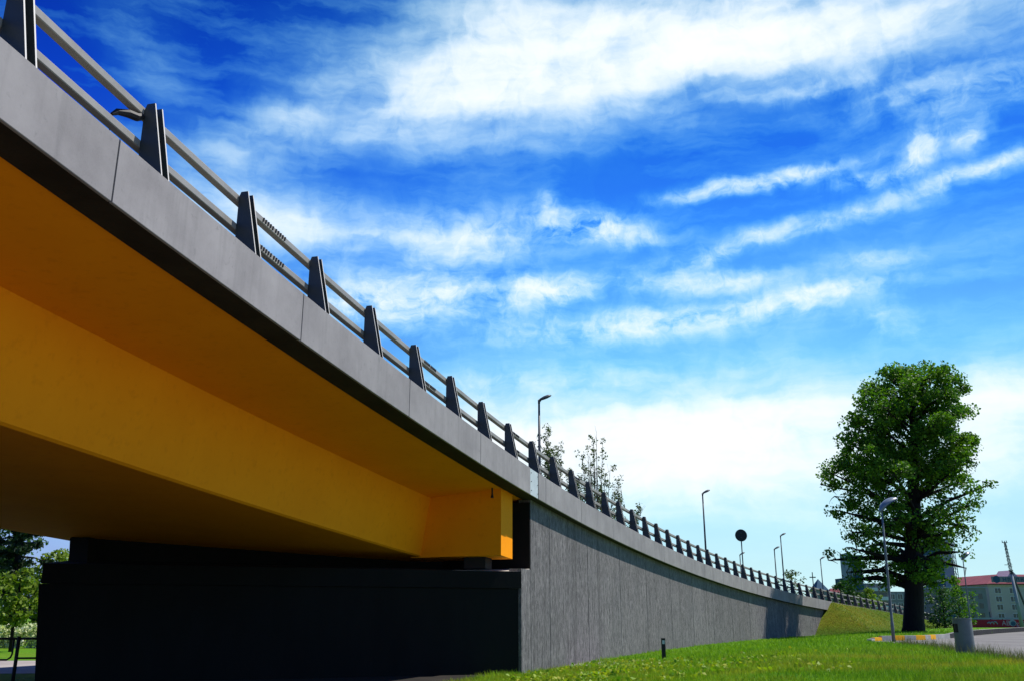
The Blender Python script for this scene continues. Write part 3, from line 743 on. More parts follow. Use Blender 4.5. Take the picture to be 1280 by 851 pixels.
# silhouette by height above ground: (z, left reach, right reach) from the stem
SIL = [(3.0, 2.4, 2.2), (4.0, 5.0, 3.9), (6.0, 7.1, 4.4), (8.1, 7.2, 5.4), (10.2, 7.1, 6.3), (12.2, 7.5, 6.8), (13.6, 8.2, 4.9), (15.6, 7.6, 5.7), (17.4, 6.7, 6.4), (19.0, 6.0, 5.5),
       (20.5, 5.3, 5.3), (21.9, 4.3, 4.6), (23.3, 2.6, 3.6), (24.1, .8, 1.6)]
LEAN = .125
SIL = [(z_*.965 if z_ > 12 else z_, l_+(0 if z_ < 16 else -.3), r_-(.2 if z_ < 7 else .95)) for z_, l_, r_ in SIL]
def reach(z, th):
    l_ = np.interp(z, [s_[0] for s_ in SIL], [s_[1] for s_ in SIL]); r_ = np.interp(z, [s_[0] for s_ in SIL], [s_[2] for s_ in SIL])
    c_ = math.cos(th)
    return (r_*(1+c_)+l_*(1-c_))/2
wood = MB()
trunk = [(x_+LEAN*z_, y_, z_) for x_, y_, z_ in [(0, 0, -.3), (.02, 0, .3), (.0, 0, 1.2), (.05, 0, 3), (-.05, .1, 6), (.12, .1, 9), (0, 0, 12), (.1, -.1, 15), (-.1, .1, 18), (.1, 0, 21.5)]]
wood.tube(trunk, [1.05, .90, .82, .77, .70, .60, .48, .36, .24, .10], 14)
leaves = []
def tpos(z): return np.array([np.interp(z, [t[2] for t in trunk], [t[0] for t in trunk]), 0, z])
rr_ = random.Random(5)
nb = 70
for i in range(nb):
    f = ((i+.5)/nb)**1.12; z1 = 4.0+f*18.8; th = i*2.399+rr_.uniform(-.4, .4)
    rc = reach(z1, th)*rr_.uniform(.88, 1.03)
    z0 = max(3.2, z1-rc*rr_.uniform(.25, .6)-.6 if z1 > 9 else z1-rc*rr_.uniform(-.05, .25))
    z0 = min(z0, 20)
    p0_ = tpos(z0); p1_ = np.array([LEAN*z1+math.cos(th)*rc, math.sin(th)*rc, z1])
    mid = p0_*.5+p1_*.5+np.array([rr_.uniform(-.4, .4), rr_.uniform(-.4, .4), rr_.uniform(.1, .8)])
    r0 = .10+.30*(1-f)*rr_.uniform(.6, 1)
    pts_ = [p0_, p0_*.7+mid*.3+np.array([0, 0, .1]), mid, mid*.4+p1_*.6, p1_]
    wood.tube(pts_, [r0, r0*.8, r0*.55, r0*.35, .03], 7)
    for t_ in np.linspace(.32, 1.0, max(4, int(rc*1.15))):
        bse = (1-t_)*p0_+t_*p1_+np.array([0, 0, math.sin(t_*3.1)*.3])
        for _ in range(2):
            d = rng.normal(size=3); d /= np.linalg.norm(d); ln = rr_.uniform(.5, 1.7)
            tip = bse+d*ln*np.array([1, 1, .7])
            hz = tip[2]; rh = math.hypot(tip[0]-LEAN*hz, tip[1]); thh = math.atan2(tip[1], tip[0]-LEAN*hz)
            if hz > 22.9 or rh > reach(hz, thh)*1.03: tip = bse
            wood.tube([bse, (bse+tip)/2+np.array([0, 0, .08]), tip], [.05, .035, .012], 4, cap=False)
            upper = tip[2] > 12.5
            if not upper and rr_.random() < (.52 if tip[2] < 9 else .40): continue
            if upper and rr_.random() < .05: continue
            nl = int(rr_.uniform(110, 210)*(1.0 if upper else .45)); r_ = rr_.uniform(.55, 1.25) if upper else rr_.uniform(.5, 1.15)
            leaves.append(clump(tip, r_, nl, .75))
wood.build('trunk', MT['bark'], bt, True)
LV = np.concatenate(leaves); print('leaves', len(LV))
leafmesh('crown', LV, .235, MT['leaf_big'], bt, jit=.4, narrow=.75)

def simple_tree(name, loc, H, W, label, m, mb_, n=5000, ls=.28, base=.18, group=None, shape='round', cat='tree', seed=1, lean=0, nbr=26, tr=.16):
    r_ = random.Random(seed)
    t = empty(name, loc, r_.uniform(0, 6.28)); tag(t, label, cat, group)
    wd = MB(); wd.tube([(0, 0, -.2), (.05, 0, H*.3), (lean*.5, 0, H*.6), (lean, 0, H*.93)], [tr, tr*.8, tr*.5, .03], 8)
    lv = []
    for i in range(nbr):
        f = (i+.5)/nbr; z1 = H*(base+(1-base)*f); th = i*2.4+r_.uniform(-.3, .3)
        if shape == 'round': rc = W/2*math.sin(math.pi*(.12+.86*f))**.7
        elif shape == 'cone': rc = W/2*(1-f)**.85+.15
        else: rc = W/2*(.55+.45*math.sin(math.pi*f))
        rc *= r_.uniform(.75, 1.08)
        up = .4 if shape == 'round' else (-.15 if shape == 'cone' else 1.2)
        p0_ = np.array([lean*f, 0, max(H*base*.7, z1-rc*up)]); p1_ = np.array([lean*f+math.cos(th)*rc, math.sin(th)*rc, z1])
        wd.tube([p0_, (p0_+p1_)/2+np.array([0, 0, .1]), p1_], [tr*.35, tr*.2, .012], 5)
        k_ = max(2, int(rc*1.6))
        for t_ in np.linspace(.35, 1, k_):
            c_ = p0_*(1-t_)+p1_*t_+rng.normal(size=3)*.18*W/5
            lv.append(clump(c_, W*.13*(1.25-.4*t_), int(n/(nbr*k_)), .5 if shape == 'cone' else .8))
    wd.build('trunk', mb_, t, True)
    leafmesh('crown', np.concatenate(lv), ls, m, t)
    return t
# upright poplar tops beyond the deck: many ascending shoots, thinly leafed
def poplar(loc, H, W, label, seed, nsh=16, bare=.25):
    r_ = random.Random(seed); t = empty('poplar_tree', loc); tag(t, label, 'tree', 'poplars behind the overpass')
    wd = MB(); wd.tube([(0, 0, -.2), (0, 0, H*.4), (0, 0, H*.62)], [.28, .2, .12], 8); lv = []
    for i in range(nsh):
        th = r_.uniform(0, 6.28); rc = W/2*math.sqrt(r_.random()); zt = H*(1-.28*(rc/(W/2))**1.3)*r_.uniform(.86, 1.0)
        x1, y1 = math.cos(th)*rc, math.sin(th)*rc; z0 = H*r_.uniform(.25, .55)
        p = [np.array([x1*.1, y1*.1, z0]), np.array([x1*.6, y1*.6, z0+(zt-z0)*.35]), np.array([x1*.9, y1*.9, z0+(zt-z0)*.7]), np.array([x1*1.12, y1*1.12, zt])]
        wd.tube(p, [.08, .055, .035, .01], 5)
        isb = r_.random() < bare
        for t_ in np.linspace(.25, 1, 13):
            k_ = min(int(t_*3), 2); f = t_*3-k_; c_ = p[k_]*(1-f)+p[k_+1]*f
            if isb and t_ > .3: 
                d = rng.normal(size=3)*.25; d[2] = abs(d[2])+.5; wd.tube([c_, c_+d], [.015, .005], 3, cap=False); continue
            d = rng.normal(size=3)*.28; d[2] = abs(d[2])*.8+.25; e_ = c_+d
            wd.tube([c_, e_], [.02, .006], 4, cap=False)
            lv.append(clump(e_, .30, r_.randint(14, 28), 1.3)); lv.append(clump(c_, .25, 6, 1.2))
    wd.build('trunk', MT['bark2'], t); leafmesh('crown', np.concatenate(lv), .22, MT['leaf_pop'], t, narrow=.5)
    return t
poplar((3.4, 82, 0), 18.7, 4.6, 'thin leafy poplar top showing behind the railing just right of the tall lamp', 3, 15, .25)
poplar((7.4, 83, 0), 18.2, 5.4, 'poplar top with bare whitish twigs behind the railing, right of the leafy one', 8, 22, .45)
poplar((9.6, 85, 0), 15.3, 4.4, 'lowest and rightmost poplar top behind the railing, leaning right', 12, 13, .2)
simple_tree('distant_tree', xyat(987, 150), 8.8, 5.5, 'small sparse far tree peeking over the railing near the double lamps', MT['leaf_pop'], MT['bark2'], 900, .35, seed=4)
for i, (u, y, h, w_) in enumerate([(1048, 170, 7.6, 6), (1058, 160, 6.3, 5), (1079, 165, 6.0, 5)]):
    simple_tree('bushy_tree', xyat(u, y), h, w_, ['bushy green tree behind the railing left of the grey slab tower', 'low green tree behind the railing in front of the grey slab tower', 'low green tree behind the railing in front of the balcony block'][i], MT['leaf_lime' if i == 2 else 'leaf_dark'], MT['bark'], 1500, .45, seed=30+i, group='low trees beyond the railing')
for i, (u, y, h, w_) in enumerate([(1170, 118, 4.9, 5.2), (1189, 124, 5.4, 4.8)]):
    simple_tree('small_tree', xyat(u, y), h, w_, ['small dark green tree close right of the big black trunk', 'small light green tree rising right behind the litter bin'][i], MT['leaf_dark' if i == 0 else 'leaf_big'], MT['bark'], 1500, .30, base=.12, seed=41+i, group='small trees right of the big tree')

# park seen under the bridge on the left
park = [('round', -35.2, 61, 15, 9, 'leaf_dark', 'large dark broadleaf tree at the far left of the park, seen under the bridge'),
        ('round', -39.5, 64, 16, 10, 'leaf_dark', 'dark broadleaf tree hidden deeper left in the park under the bridge'),
        ('round', -41.5, 72, 17, 10, 'leaf_dark', 'tall dark tree at the back of the park behind the conifer'),
        ('round', -45.0, 58, 14, 9, 'leaf_dark', 'outermost left dark tree of the park, beyond the frame edge'),
        ('cone', -30.6, 58.5, 14.5, 4.0, 'leaf_con', 'black green conifer with drooping tiers next to the abutment edge'),
        ('round', -31.8, 66, 5.9, 4.5, 'leaf_lime', 'pale green tree in the gap above the abutment under the bridge'),
        ('round', -37.5, 78, 5.6, 6, 'leaf_dark', 'dark tree behind the pale one in the gap above the abutment')]
for i, (shp, x, y, h, w_, mm, lb) in enumerate(park):
    nm = 'conifer_tree' if shp == 'cone' else 'park_tree'
    simple_tree(nm, (x, y, 0), h, w_, lb, MT[mm], MT['bark'], 9000 if i < 5 else 2500, .30, base=.08 if shp == 'cone' else .2, seed=60+i, shape=shp, nbr=44 if shp == 'cone' else 32, group='trees of the park beyond the bridge', tr=.25)
simple_tree('young_tree', (-24.4, 47.2, 0), 3.9, 2.3, 'young lime green tree with thin stem on the lawn beside the hedge', MT['leaf_lime'], MT['bark'], 1500, .24, base=.36, seed=81, nbr=18, tr=.10, group='young trees on the lawn')
simple_tree('young_tree', (-26.8, 49.0, 0), 3.8, 2.4, 'second young lime green tree, cut by the left picture edge', MT['leaf_lime'], MT['bark'], 1300, .24, base=.36, seed=85, nbr=18, tr=.10, group='young trees on the lawn')
hd = empty('flowering_hedge', (-28.5, 53, 0)); tag(hd, 'clipped pale flowering hedge along the back of the park lawn, seen under the bridge', 'hedge')
lv = []
for x in np.arange(-16, 6, .45):
    for z_ in (.25, .65, 1.0): lv.append(clump((x, rng.uniform(-.3, .3), z_), .45, 75, .8))
leafmesh('foliage', np.concatenate(lv), .17, MT['hedge'], hd, narrow=.8)

# pipe railing on the left under the bridge
fr = empty('pipe_railing', (-12.8, 25.1, 0)); tag(fr, 'black steel pipe railing beside the path under the bridge at the left edge', 'railing')
m = MB(); m.tube([(0, 0, -.1), (0, 0, 1.16)], .045, 10); m.build('post', MT['dark'], fr, True)
m = MB(); m.tube([(0, 0, 1.10), (.6, .1, 1.10)], .030, 8); m.build('top_pipe', MT['dark'], fr, True)
m = MB(); m.tube([(0, 0, .62), (.6, .1, .62)], .024, 8); m.build('mid_pipe', MT['dark'], fr, True)
for k_ in range(3):
    x0 = -.12-2.3*k_
    if k_: 
        m = MB(); m.tube([(x0+.1, 0, -.1), (x0+.1, 0, 1.16)], .045, 10); m.build('post', MT['dark'], fr, True)
    x1 = x0-2.05; m = MB()
    ptl = [(x1+.16, 0, 1.10), (x0-.02, 0, 1.10)]
    ptl = [(x0+.10, 0, 1.10), (x1+.1, 0, 1.10)]; m.tube(ptl, .030, 8); m.build('top_pipe', MT['dark'], fr, True)
    m = MB(); m.tube([(x0, 0, 1.08), (x0, 0, .72), (x0-.03, 0, .64), (x0-.12, 0, .58), (x1+.15, 0, .58), (x1+.06, 0, .62), (x1+.03, 0, .70), (x1+.03, 0, 1.08)], .024, 8); m.build('lower_loop', MT['dark'], fr, True)

# grass: blades thick near the viewer, coarser with distance
def in_poly(x, y, poly):
    c_ = np.zeros(len(x), bool); n = len(poly); j = n-1
    for i in range(n):
        xi, yi = poly[i]; xj, yj = poly[j]
        cond = ((yi > y) != (yj > y)) & (x < (xj-xi)*(y-yi)/((yj-yi) if yj != yi else 1e-9)+xi)
        c_ ^= cond; j = i
    return c_
Gv = np.vectorize(G)
def blades(n, y0, y1, hmin, hmax, wd):
    u_ = rng.uniform(0, 1, n); y = 1/(1/y0-u_*(1/y0-1/y1))
    xw = np.interp(y, PY, PX)
    x = rng.uniform(-.25, .62, n)*y
    k_ = (x > xw-.15-.9*(y < 29.3)) & ~in_poly(x, y, ROAD)
    dn = (np.sin(x*.9+y*.31)+np.sin(x*.37-y*.83+1.3)+np.sin(x*2.1+y*1.7))/3
    k_ &= rng.uniform(0, 1, n) < .75+.25*dn
    x, y, dn = x[k_], y[k_], dn[k_]; n = len(x)
    z = Gv(x, y)
    h = rng.uniform(hmin, hmax, n)*(1+.35*dn)
    th = rng.uniform(0, 6.28, n); lx, ly = rng.normal(0, .35, n)*h, rng.normal(0, .35, n)*h
    w_ = wd*(y/30)
    V = np.stack([np.stack([x-np.cos(th)*w_, y-np.sin(th)*w_, z-.01], 1), np.stack([x+np.cos(th)*w_, y+np.sin(th)*w_, z-.01], 1), np.stack([x+lx, y+ly, z+h], 1)], 1)
    return V
def trimesh(name, V, m):
    n = len(V); me = bpy.data.meshes.new(name); me.vertices.add(3*n); me.vertices.foreach_set('co', V.reshape(-1).astype(np.float32))
    me.loops.add(3*n); me.loops.foreach_set('vertex_index', np.arange(3*n, dtype=np.int32)); me.polygons.add(n)
    me.polygons.foreach_set('loop_start', np.arange(0, 3*n, 3, dtype=np.int32)); me.polygons.foreach_set('loop_total', np.full(n, 3, dtype=np.int32))
    me.update(calc_edges=True); me.materials.append(m); o = bpy.data.objects.new(name, me); col.objects.link(o); return o
V = np.concatenate([blades(330000, 16, 95, .06, .17, .010)])
tag(trimesh('grass', V, MT['grass']), kind='stuff')
n = 46000; S_ = rng.uniform(34.7, 60.5, n); D_ = rng.uniform(.1, 6.5, n)
TB = []; TG = []
for s_, d_ in zip(S_, D_):
    q, T, Nn = P(s_); x, y = q[0]-Nn[0]*d_, q[1]-Nn[1]*d_
    z = min(q[2]-.06-.60*max(d_-.15, 0), .02+(s_-34.55)*2.5*.54)-.06
    if z < G(x, y)-.02: continue
    h = random.uniform(.06, .19); th = random.uniform(0, 6.28); w_ = .022; lx, ly = random.gauss(0, .1), random.gauss(0, .1)
    tri = [[x-math.cos(th)*w_, y-math.sin(th)*w_, z], [x+math.cos(th)*w_, y+math.sin(th)*w_, z], [x+lx, y+ly, z+h]]
    dryness = .55-abs(s_-39)/5.5-max(0, .9-z)*1.2+math.sin(x*1.3+y*.7)*.25+random.gauss(0, .3)
    (TB if dryness > .3 else TG).append(tri)
MT['bankgrass'] = m_leaf('bank_grass', (.13, .12, .008), (.24, .19, .012), (.38, .26, .03), .3)
tag(trimesh('dry_bank_grass', np.array(TB), MT['bankgrass']), kind='stuff')
MT['bankgreen'] = m_leaf('green_bank_grass', (.05, .11, .005), (.11, .19, .008), (.20, .25, .014), .3)
tag(trimesh('green_bank_grass', np.array(TG), MT['bankgreen']), kind='stuff')
# tall seed-headed grass along the road edge
ed = [Vector(p) for p in [(13.0, 22), (14.4, 27.6), (15.7, 33.0), (17.2, 39.5), (17.9, 44.5)]]
T_ = []
for a, b_ in zip(ed[:-1], ed[1:]):
    for k_ in range(int((b_-a).length*95)):
        f = random.random(); p = a.lerp(b_, f); x = p.x-abs(random.gauss(0, .35))+.08; y = p.y+random.uniform(-.1, .1); h = random.uniform(.12, .42)*(1.25 if random.random() < .2 else 1)
        th = random.uniform(0, 6.28); w_ = .009; lx, ly = random.gauss(0, .12)*h*2, random.gauss(0, .12)*h*2
        T_.append([[x-math.cos(th)*w_, y-math.sin(th)*w_, .43], [x+math.cos(th)*w_, y+math.sin(th)*w_, .43], [x+lx, y+ly, .45+h]])
MT['tallgrass'] = m_leaf('tall_edge_grass', (.05, .09, .02), (.10, .12, .05), (.22, .19, .10), .25)
tag(trimesh('tall_grass', np.array(T_), MT['tallgrass']), kind='stuff')
# broad-leaved weeds and dandelions in the nearer turf
n = 2200; y = 1/(1/22-rng.uniform(0, 1, n)*(1/22-1/37)); x = rng.uniform(-.03, .36, n)*y
pat = np.sin(x*.75+1+.3*y)*.6+.5*np.sin(x*1.7-y*.8)-.05*(x-6)
k_ = (x > np.interp(y, PY, PX)+.3) & ~in_poly(x, y, ROAD) & (pat+rng.normal(0, .5, n) > 0) & (rng.uniform(.05, .36, n) > x/y); x, y = x[k_], y[k_]
C_ = []
for xi, yi in zip(x, y): C_.append(np.array([xi, yi, G(xi, yi)+.07])+rng.normal(size=(6, 3))*np.array([.10, .10, .04]))
MT['weed'] = m_leaf('weed_leaves', (.08, .22, .008), (.17, .33, .012), (.36, .36, .03), .35)
wo_ = leafmesh('weeds', np.concatenate(C_), .12, MT['weed'], flat=.5, narrow=.7); tag(wo_, kind='stuff')

# ------------------------------------------------------------------ town in the background
MT['cream'] = mottled('cream_render', (.34, .315, .29), (.41, .38, .35), .2)
MT['greyr'] = mottled('grey_render', (.16, .17, .18), (.20, .21, .22), .2)
MT['redroof'] = mottled('red_roof_sheet', (.13, .028, .04), (.18, .04, .055), .3)
MT['pinkroof'] = plain('gable_pink', (.55, .38, .40))
MT['win'] = plain('window_glass', (.02, .035, .05), .15, .6)
MT['blueface'] = mottled('blue_cladding', (.02, .06, .11), (.03, .09, .15), .3)
MT['slab'] = mottled('tower_slab_concrete', (.20, .24, .28), (.26, .30, .34), .15)
MT['white'] = plain('white_paint', (.55, .58, .6))
MT['red'] = mottled('banner_red', (.22, .004, .02), (.33, .005, .02), .5, rough=.6)
MT['letter'] = plain('banner_letter', (.38, .26, .32))
MT['blue'] = plain('blue_tarp', (.01, .07, .20))
MT['carglass'] = plain('car_glass', (.02, .03, .04), .1, .6)
def sub(mb, name, m, root, smooth=False): return mb.build(name, m, root, smooth)
def window(root, x0, x1, z0, z1, y, m=None, frame=True, axis='x'):
    """window on a wall; axis x: wall faces -y, axis y: wall faces -x (coordinates swapped)"""
    f = MB(); g = MB(); t = .12
    def bx(mb, a0, a1, b0, b1, c0, c1):
        if axis == 'x': mb.box(a0, a1, b0, b1, c0, c1)
        else: mb.box(b0, b1, a0, a1, c0, c1)
    if frame:
        bx(f, x0-t, x0, y-.06, y+.1, z0-t, z1+t); bx(f, x1, x1+t, y-.06, y+.1, z0-t, z1+t); bx(f, x0, x1, y-.06, y+.1, z1, z1+t); bx(f, x0, x1, y-.12, y+.1, z0-t, z0)
        xm = (x0+x1)/2; bx(f, xm-.05, xm+.05, y-.04, y+.05, z0, z1)
        w_ = f.build('window', MT['white'], root)
        bx(g, x0, x1, y-.02, y+.02, z0, z1); g.build('pane', MT['win'], w_)
    else:
        bx(g, x0, x1, y-.03, y+.02, z0, z1); g.build('window', MT['win'], root)
def XU(u, y): return (u-640)/1150/1.035*y
# red roofed building: root at the near corner, its front along +x, its long side running back
rb = empty('red_roofed_building', (165, 330, 0), R(4)); tag(rb, 'cream four storey building with red roof and roof sign at the far right edge', 'building')
Lx, Ly, E_ = 34, 45, 12.5
m = MB(); m.box(0, Lx, 0, .5, 0, E_); m.box(0, .5, .5, Ly, 0, E_); m.box(Lx-.5, Lx, .5, Ly, 0, E_); m.box(.5, Lx-.5, Ly-.5, Ly, 0, E_)
m.box(-.3, 0, -.3, Ly, E_-.7, E_); m.box(0, Lx, -.3, 0, E_-.7, E_); sub(m, 'wall', MT['cream'], rb)
m = MB(); z = E_+.01; hz = 3.6
m.add([(-.9, -.9, z), (Lx+.9, -.9, z), (Lx+.9, Ly+.9, z), (-.9, Ly+.9, z), (9, 9, z+hz), (Lx-9, 9, z+hz), (Lx-9, Ly-9, z+hz), (9, Ly-9, z+hz), (-.9, -.9, z-.25), (Lx+.9, -.9, z-.25), (Lx+.9, Ly+.9, z-.25), (-.9, Ly+.9, z-.25)],
      [(0, 1, 5, 4), (1, 2, 6, 5), (2, 3, 7, 6), (3, 0, 4, 7), (4, 5, 6, 7), (8, 9, 1, 0), (9, 10, 2, 1), (10, 11, 3, 2), (11, 8, 0, 3), (11, 10, 9, 8)]); rf = sub(m, 'roof', MT['redroof'], rb)
m = MB(); m.add([(6, .8, z), (14, .8, z), (10, .8, z+4.7), (6, 9, z), (14, 9, z), (10, 9, z+4.7)], [(0, 1, 2), (0, 2, 5, 3), (1, 4, 5, 2), (3, 5, 4)]); sub(m, 'gable', MT['pinkroof'], rb)
for iz, zz in enumerate((.9, 3.9, 6.6, 9.4)):
    for ix in range(6): window(rb, 2.3+5.3*ix, 4.4+5.3*ix, zz, zz+1.7, 0)
    if iz:
        for iy in range(7): window(rb, 2.5+6.0*iy, 5.4+6.0*iy, zz, zz+1.7, 0, axis='y')
m = MB(); m.box(-.12, -.01, 1, 43, .3, 3.2); sub(m, 'shop_front', MT['blueface'], rb)
m = MB(); m.box(-.35, -.13, -.2, 44, 3.3, 3.6); sub(m, 'canopy', MT['cream'], rb)
# roof sign: round emblem and a row of plain raised letters too small to read
m = MB(); m.box(1.3, 28, -.6, -.45, z+.5, z+2.5); sn = sub(m, 'roof_sign', MT['greyr'], rb)
m = MB(); k = 24; m.add([(3.1+1.25*math.cos(2*math.pi*j/k), -.66, z+1.5+1.25*math.sin(2*math.pi*j/k)) for j in range(k)]+[(3.1+1.25*math.cos(2*math.pi*j/k), -.59, z+1.5+1.25*math.sin(2*math.pi*j/k)) for j in range(k)],
  [tuple(range(k)), tuple(range(2*k-1, k-1, -1))]+[(j, k+j, k+(j+1) % k, (j+1) % k) for j in range(k)]); m.build('emblem', MT['blueface'], sn)
m = MB(); x = 5.4
for j in range(13):
    w_ = .95+.25*(j % 3 == 0); m.box(x, x+.28, -.66, -.6, z+.8, z+2.1); m.box(x+w_-.28, x+w_, -.66, -.6, z+.8, z+2.1)
    m.box(x+.28, x+w_-.28, -.66, -.6, z+(1.85 if j % 2 else 1.3), z+(2.1 if j % 2 else 1.55)); x += w_+.55+(.6 if j == 7 else 0)
m.build('lettering', MT['blueface'], sn)
# neighbour of the red roofed building
gb = empty('grey_building', (141.5, 310, 0), R(3)); tag(gb, 'low grey building between the far curved lamp and the small green trees', 'building')
m = MB(); m.box(0, 13, 0, 20, 0, 10.5); sub(m, 'wall', MT['greyr'], gb)
m = MB(); m.box(-.3, 13.3, -.3, 20.3, 10.51, 10.9); sub(m, 'roof', MT['slab'], gb)
for zz in (1.2, 4.2, 7.2):
    for ix in range(4): window(gb, 1.2+3*ix, 2.6+3*ix, zz, zz+1.6, 0, frame=False)
def XU(u, y): return (u-640)/1150/1.035*y
# slab tower left of the tree: its blank end wall faces left, its glass front faces the viewer
x0 = XU(1066, 300)
tb = empty('slab_tower', (x0, 300, 0)); tag(tb, 'grey tower with blank end wall and dark blue glazed side, left of the tree trunk', 'building')
m = MB(); m.box(0, .5, 0, 9, 0, 21.2); sub(m, 'end_wall', MT['slab'], tb)
m = MB(); m.box(.51, 3.7, .3, 8.8, 0, 20.4); sub(m, 'glazed_block', MT['blueface'], tb)
for f_ in range(6):
    m = MB(); m.box(.8, 3.4, .24, .29, 2+3.1*f_, 3.5+3.1*f_); sub(m, 'window_band', MT['win'], tb)
m = MB(); m.box(-.9, -.02, 8.0, 13, 0, 13.5); sub(m, 'low_wing', MT['blueface'], tb)
# balcony block
x0 = XU(1082, 315)
bb = empty('balcony_block', (x0, 315, 0), R(2)); tag(bb, 'apartment block with white balcony bands just left of the big tree trunk', 'building')
m = MB(); m.box(0, 7.9, 0, 5, 0, 12.2); m.box(7.9, 17, 1.5, 6, 0, 9.6); sub(m, 'wall', MT['greyr'], bb)
for f_ in range(4):
    for ix in range(2):
        m = MB(); m.box(.4+3.9*ix, 3.6+3.9*ix, -1.1, -.02, 1.0+2.9*f_, 2.1+2.9*f_); sub(m, 'balcony', MT['white'], bb)
        window(bb, .7+3.9*ix, 3.2+3.9*ix, 2.2+2.9*f_, 3.4+2.9*f_, 0, frame=False)
for f_ in range(3):
    for ix in range(3): window(bb, 8.5+2.6*ix, 10.1+2.6*ix, 1.4+2.9*f_, 3.0+2.9*f_, 1.5, frame=True)
# right hand tower behind the tree: long blue side faces left, narrow grey end faces the viewer
x0 = XU(1183.5, 350)
t2 = empty('blue_tower', (x0, 350, 0)); tag(t2, 'tall block with dark blue striped side and grey end, right of the big tree trunk', 'building')
m = MB(); m.box(.0, 2.6, .01, 18, 0, 28.9); sub(m, 'long_block', MT['blueface'], t2)
m = MB(); m.box(-.15, 3.1, -.5, 0, 0, 29.6); sub(m, 'end_wall', MT['slab'], t2)
for f_ in range(9):
    m = MB(); m.box(-.06, -.01, .6, 17.6, 2+3.0*f_, 3.3+3.0*f_); sub(m, 'window_band', MT['win'], t2)
am = empty('antenna_mast', (XU(1197.5, 350), 350, 0)); tag(am, 'lattice antenna mast standing right beside the tall blue striped block', 'mast')
m = MB()
for a in range(3): m.tube([(math.cos(a*2.09)*1.1, math.sin(a*2.09)*1.1, 0), (math.cos(a*2.09)*.5, math.sin(a*2.09)*.5, 29)], .12, 5)
for f_ in range(15): 
    z_ = f_*2.0; r1 = 1.1-.6*z_/29; r2 = 1.1-.6*(z_+2)/29
    for a in range(3): m.tube([(math.cos(a*2.09)*r1, math.sin(a*2.09)*r1, z_), (math.cos((a+1)*2.09)*r2, math.sin((a+1)*2.09)*r2, min(z_+2, 29))], .08, 4)
m.build('lattice', MT['poledark'], am)
for z_ in (27.5, 24.6): 
    m = MB(); m.tube([(0, 0, z_-.1), (0, 0, z_+.1)], .95, 10); m.build('dish', MT['white'], am)
# pointed house and long red roof in the distance
x0 = XU(1021, 260)
ph = empty('pointed_roof_house', (x0, 260, 0), R(4)); tag(ph, 'far house with dark pointed roof above the railing, left of the tree', 'house')
m = MB(); m.box(0, 2.9, 0, 4.5, 0, 8.6); sub(m, 'wall', MT['greyr'], ph)
m = MB(); m.add([(-.3, -.3, 8.61), (3.2, -.3, 8.61), (3.2, 4.8, 8.61), (-.3, 4.8, 8.61), (1.4, 2.2, 11.6)], [(0, 1, 4), (1, 2, 4), (2, 3, 4), (3, 0, 4), (3, 2, 1, 0)]); sub(m, 'roof', MT['blueface'], ph)
sp_ = empty('radio_mast', (XU(1017, 280), 280, 0)); tag(sp_, 'tiny thin mast with crossbar above the far pointed roof', 'mast')
m = MB(); m.tube([(0, 0, 0), (0, 0, 14.2)], .14, 6); m.build('pole', MT['poledark'], sp_)
m = MB(); m.box(-.9, .9, -.1, .1, 12.6, 12.9); m.build('crossbar', MT['poledark'], sp_)
x0 = XU(1038, 290)
lr = empty('long_house', (x0, 290, 0), R(2)); tag(lr, 'low far house with long reddish roof between pointed house and grey tower', 'house')
m = MB(); m.box(0, 3.6, 0, 4, 0, 8.2); sub(m, 'wall', MT['greyr'], lr)
m = MB(); m.add([(-.4, -.4, 8.21), (4.0, -.4, 8.21), (4.0, 4.4, 8.21), (-.4, 4.4, 8.21), (.6, 2, 9.9), (3.0, 2, 9.9)], [(0, 1, 5, 4), (1, 2, 5), (2, 3, 4, 5), (3, 0, 4), (3, 2, 1, 0)]); sub(m, 'roof', MT['redroof'], lr)
# guard wall, red banner hoarding
bf = empty('banner_fence', (62, 140, .10), R(0)); tag(bf, 'low red advertising hoarding with pale letters and a grey top rail along the far road', 'fence')
BX0, BX1 = XU(1206, 140)-62-.3, 26.0
m = MB(); m.box(BX0, BX1, 0, .08, .02, 1.12); ps = m.build('panel', MT['red'], bf)
m = MB(); m.box(BX0-3, BX1, -.05, .12, 1.22, 1.40); m.build('top_rail', MT['slab'], bf)
for k_ in range(7): 
    m = MB(); m.box(BX0+.2+5*k_, BX0+.3+5*k_, .085, .2, 0, 1.3); m.build('post', MT['dark'], bf)
def text(s_, x, z_, size, parent, m_, y=-.03):
    c_ = bpy.data.curves.new('lettering', 'FONT'); c_.body = s_; c_.size = size; c_.extrude = .015
    o = bpy.data.objects.new('lettering', c_); col.objects.link(o)
    bpy.context.view_layer.update()
    dg = bpy.context.evaluated_depsgraph_get(); me = bpy.data.meshes.new_from_object(o.evaluated_get(dg))
    bpy.data.objects.remove(o); me.materials.clear(); me.materials.append(m_)
    me.transform(Matrix.Translation((x, y, z_)) @ Matrix.Rotation(math.pi/2, 4, 'X'))
    q = bpy.data.objects.new('lettering', me); col.objects.link(q); q.parent = parent; return q
text('AB', XU(1245.6, 140)-62, .32, .98, ps, MT['letter'])
text('g.', XU(1263.5, 140)-62, .32, .85, ps, MT['letter'])
text('700', XU(1271.0, 140)-62, .32, .85, ps, MT['letter'])
m = MB(); ex = XU(1259.3, 140)-62
for (r_, yy, mm) in ((.52, -.03, 'slab'),):
    m.add([(ex+r_*math.cos(2*math.pi*j/20), yy, .66+r_*.9*math.sin(2*math.pi*j/20)) for j in range(20)], [tuple(range(20))])
m.build('emblem', MT['slab'], ps)
